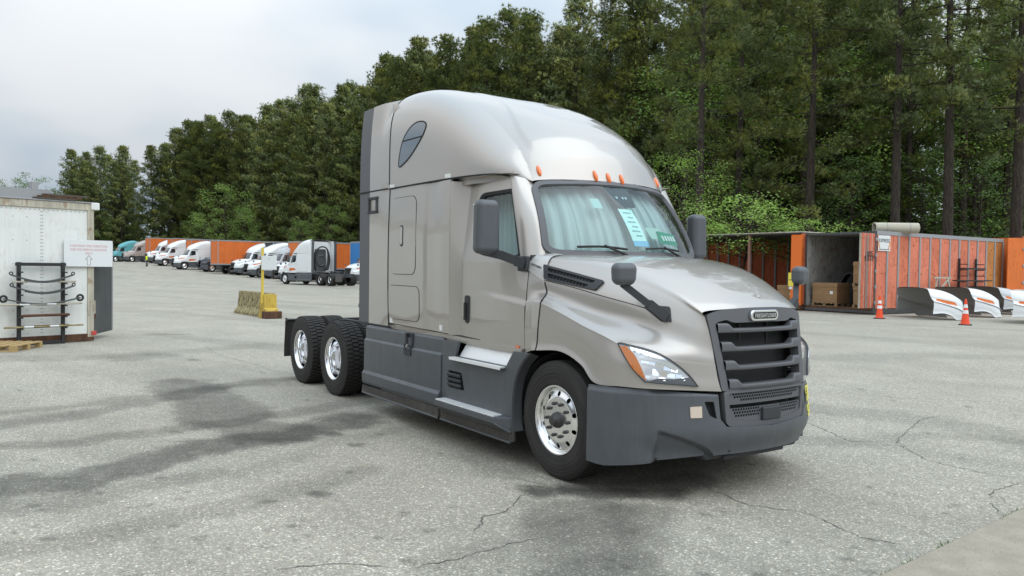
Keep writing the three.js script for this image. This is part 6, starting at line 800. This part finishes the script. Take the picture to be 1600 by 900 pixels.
  for (const x of [-3.0, -7.6]) { mesh('side_post', bx(x - 0.07, x + 0.07, 0.3, OH - 0.05, -0.1, 0.0, 0.01), std(0.25, 0.13, 0.1, 0.7), u); mesh('post_collar', bx(x - 0.09, x + 0.09, 1.05, 1.35, -0.12, 0.012, 0.01), std(0.62, 0.28, 0.03, 0.7), u); }
  mesh('corner_door', bx(-0.55, 0.02, 0.25, OH - 0.1, -0.04, 0.03, 0.006), std(0.78, 0.16, 0.015, 0.5), u);
  carton('brown carton at the corner of the open side trailer', oX1 - 1.1, 0.302, oz1 - 0.75, 0.9, 0.85, 0.8, 0.1); const nt = thing('yellow_notice', 'yellow notice card on the orange corner of the open trailer', 'notice', [oX1, 0, oz1]); mesh('card', bx(-0.66, -0.38, 1.12, 1.75, 0.034, 0.045, 0.003), std(0.85, 0.68, 0.08, 0.6), nt); mesh('print', bx(-0.62, -0.44, 1.4, 1.43, 0.045, 0.047), C.black, nt); mesh('tab', bx(-0.62, -0.42, 0.98, 1.1, 0.034, 0.042, 0.003), C.white, nt);
  for (let i = 0; i < 4; i++) carton('brown carton deep inside the open side trailer', oX1 - 3.2 - i * 1.5, 0.302, oz1 - 1.3, 0.95, 0.7 + 0.2 * (i % 2), 0.9, 0.1 * i);

  // the next orange trailer beyond
  const v = thing('orange_open_trailer', 'bright orange trailer end with its doors open beyond the ribbed trailer', 'trailer', [-13.0, 0, -38.6]); mesh('left_wall', bx(-6, 0, 0.25, 3.7, -0.06, 0), C.orange, v); mesh('right_wall', bx(-6, 0, 0.25, 3.7, -2.66, -2.6), C.orange, v); mesh('roof', bx(-6, 0, 3.64, 3.7, -2.6, -0.06), C.grey, v); mesh('floor', bx(-6, 0, 0.05, 0.25, -2.66, 0), C.rust, v); mesh('back_wall', bx(-6, -5.95, 0.25, 3.64, -2.6, -0.06), panelOrange, v); mesh('door_frame', join(bx(0, 0.08, 0.1, 3.78, -0.1, 0.05), bx(0, 0.08, 0.1, 3.78, -2.72, -2.58), bx(0, 0.08, 3.6, 3.78, -2.58, -0.1)), C.fade, v); const vd = new THREE.Group(); vd.name = 'door'; vd.position.set(0.05, 0, 0.05); vd.rotation.y = -0.25; v.add(vd); mesh('door_skin', bx(0, 0.06, 0.25, 3.65, 0, 1.15, 0.008), C.orange, vd); for (let k = 0; k < 4; k++) mesh('hinge', bx(0.05, 0.1, 0.5 + k * 0.85, 0.62 + k * 0.85, 0, 0.14, 0.01), C.grey, vd);

  // rolled culvert tube on the roof
  const r0 = atDepth(1366, 353, 34.6), tb = thing('ribbed_tube', 'cream hollow tube lying on the orange trailer roof', 'tube', [r0.x, H + 0.237, r0.z], 0.0); mesh('shell', lathe([[0.2, 0], [0.235, 0], [0.235, 0.1], [0.215, 0.12], [0.235, 0.16], [0.235, 1.9], [0.2, 1.9], [0.2, 0]], 32).rotateX(-Math.PI / 2), C.cream, tb); for (const z of [-0.5, -1.5]) mesh('strap', xf(new THREE.TorusGeometry(0.237, 0.012, 6, 28), [0, 0, z]), C.grey, tb); tb.rotation.y = -0.62; void r0;

  // black storage bracket rack and a saw-horse fixed on the ribbed side
  const bk = thing('wall_rack', 'black bracket rack hung on the ribbed orange side', 'rack', [X1 + 0.04, 0, Z1]); const zz = [-7.0, -8.6]; for (const z of zz) { mesh('upright', bx(0.0, 0.07, 0.6, 2.55, z - 0.04, z + 0.04, 0.006), C.black, bk); for (let k = 0; k < 6; k++) mesh('arm', bx(0.05, 0.42, 0.85 + k * 0.28, 0.89 + k * 0.28, z - 0.03, z + 0.03, 0.006), C.black, bk); } mesh('shelf_bar', bx(0.12, 0.36, 1.46, 1.52, -9.6, -6.2, 0.01), C.black, bk); mesh('shelf_bar', bx(0.12, 0.36, 2.02, 2.1, -8.9, -6.9, 0.01), C.black, bk);
  const sh = thing('trestle_frame', 'rusty steel trestle frame standing against the ribbed orange side', 'trestle', [X1 + 0.35, 0, Z1 - 4.9]); for (const [a, b] of [[[0, 1.62, -0.75], [0, 1.62, 0.75]], [[0, 1.62, -0.45], [0.1, 0, -0.95]], [[0, 1.62, 0.45], [0.1, 0, 0.95]], [[0.02, 0.75, -0.72], [0.02, 0.75, 0.72]], [[0, 1.62, -0.6], [0.03, 1.0, 0.3]]]) mesh('tube', bar(V(...a), V(...b), 0.07, 0.07), a[1] === 1.62 ? C.cream : C.rust, sh);
}
// spare hoods on the ground: the same shell as the parked tractor's
{
  const shell = hood.geometry, inner = (() => { const g = shell.clone(), p = g.attributes.position, n = g.attributes.normal; for (let i = 0; i < p.count; i++) { p.setXYZ(i, p.getX(i) - n.getX(i) * 0.02, p.getY(i) - n.getY(i) * 0.02, p.getZ(i) - n.getZ(i) * 0.02); n.setXYZ(i, -n.getX(i), -n.getY(i), -n.getZ(i)); } for (const k of ['position', 'normal', 'uv']) { const q = g.attributes[k], m = q.itemSize; for (let i = 0; i < q.count; i += 3) for (let c = 0; c < m; c++) { const w = q.array[(i + 1) * m + c]; q.array[(i + 1) * m + c] = q.array[(i + 2) * m + c]; q.array[(i + 2) * m + c] = w; } } return g; })();
  const mats = [FP.white, FP.white, std(0.5, 0.51, 0.51, 0.5), FP.white], labels = ['white spare truck hood on the ground beside the traffic cones', 'white spare truck hood with orange marking behind the first hood', 'grey spare truck hood standing behind the white ones', 'white spare truck hood beyond the tall cone with its lamp hole showing'];
  [[1440, 487, 31.6, 1.0], [1500, 487, 33.8, 1.05], [1548, 482, 36.4, 1.0], [1604, 490, 29.8, 0.3]].forEach(([px, py, d, turn], i) => { const q = atDepth(px, py, d), t = thing('spare_hood', labels[i], 'truck hood', [q.x, -0.872 * 1.15, q.z], turn, 'spare hoods by the trailers'); t.scale.setScalar(1.15); mesh('shell', shell, mats[i], t); mesh('inner_shade_skin', inner, std(0.3, 0.3, 0.29, 0.8), t); const sp = mesh('stripe', farGeo.stripe2, C.orange, t); void sp; const lo = patch([[3.9, 7.9], [4.9, 7.6], [5.5, 10.2], [4.6, 10.8]], [], Fhood, { off: 0.004, edge: 0.4 }); mesh('lamp_opening', lo, C.black, t); mesh('lamp_opening', mirrorZ(lo), C.black, t); const go = patch([[5.2, 0.2], [5.9, 0.2], [5.9, 1.6], [5.2, 1.6]], [], Fhood, { off: 0.003, edge: 0.5 }); void go; });  // grey inner skin paints the shade inside the hoods
}
// cones
function cone(label, px, py, s = 1) {
  const p = onY(px, py), t = thing('traffic_cone', label, 'traffic cone', [p.x, 0.002, p.z], 0.4, 'traffic cones by the spare hoods'); t.scale.setScalar(s);
  mesh('base', rbox(0.4, 0.035, 0.4, 0.015, 0, 0.018, 0), C.black, t); mesh('body', lathe([[0.155, 0.035], [0.14, 0.06], [0.115, 0.22], [0.032, 0.88], [0.026, 0.905], [0.012, 0.9]], 28), std(0.85, 0.075, 0.02, 0.45), t);
  for (const [y0, y1] of [[0.4, 0.52], [0.6, 0.72]]) { const r = y => lerp(0.115, 0.032, (y - 0.22) / 0.66) + 0.003; mesh('reflective_band', lathe([[r(y0), y0], [r(y1), y1]], 28), std(0.8, 0.8, 0.78, 0.5), t); }
}
cone('orange cone standing before the ribbed trailer corner', 1374, 498); cone('taller looking orange cone standing in front of the spare hoods', 1508, 508, 1.02);

// service shed on the other side of the yard: mirrored in the truck's flank and glass
{
  const s = thing('service_building', 'long low service building with a pale wall on the near side of the yard', 'building', [-34, 0, 24]);
  mesh('wall', bx(0, 46, 0, 4.6, 0, 9), std(0.3, 0.29, 0.27, 0.8), s); mesh('roof', bx(-0.4, 46.4, 4.6, 5.0, -0.6, 9.4), std(0.25, 0.25, 0.26, 0.6), s); for (let k = 0; k < 7; k++) { mesh('bay_door', bx(2 + k * 6.3, 6.2 + k * 6.3, 0, 3.9, -0.06, -0.01), std(0.14, 0.14, 0.15, 0.6), s); }
}
renderer.render(scene, camera);
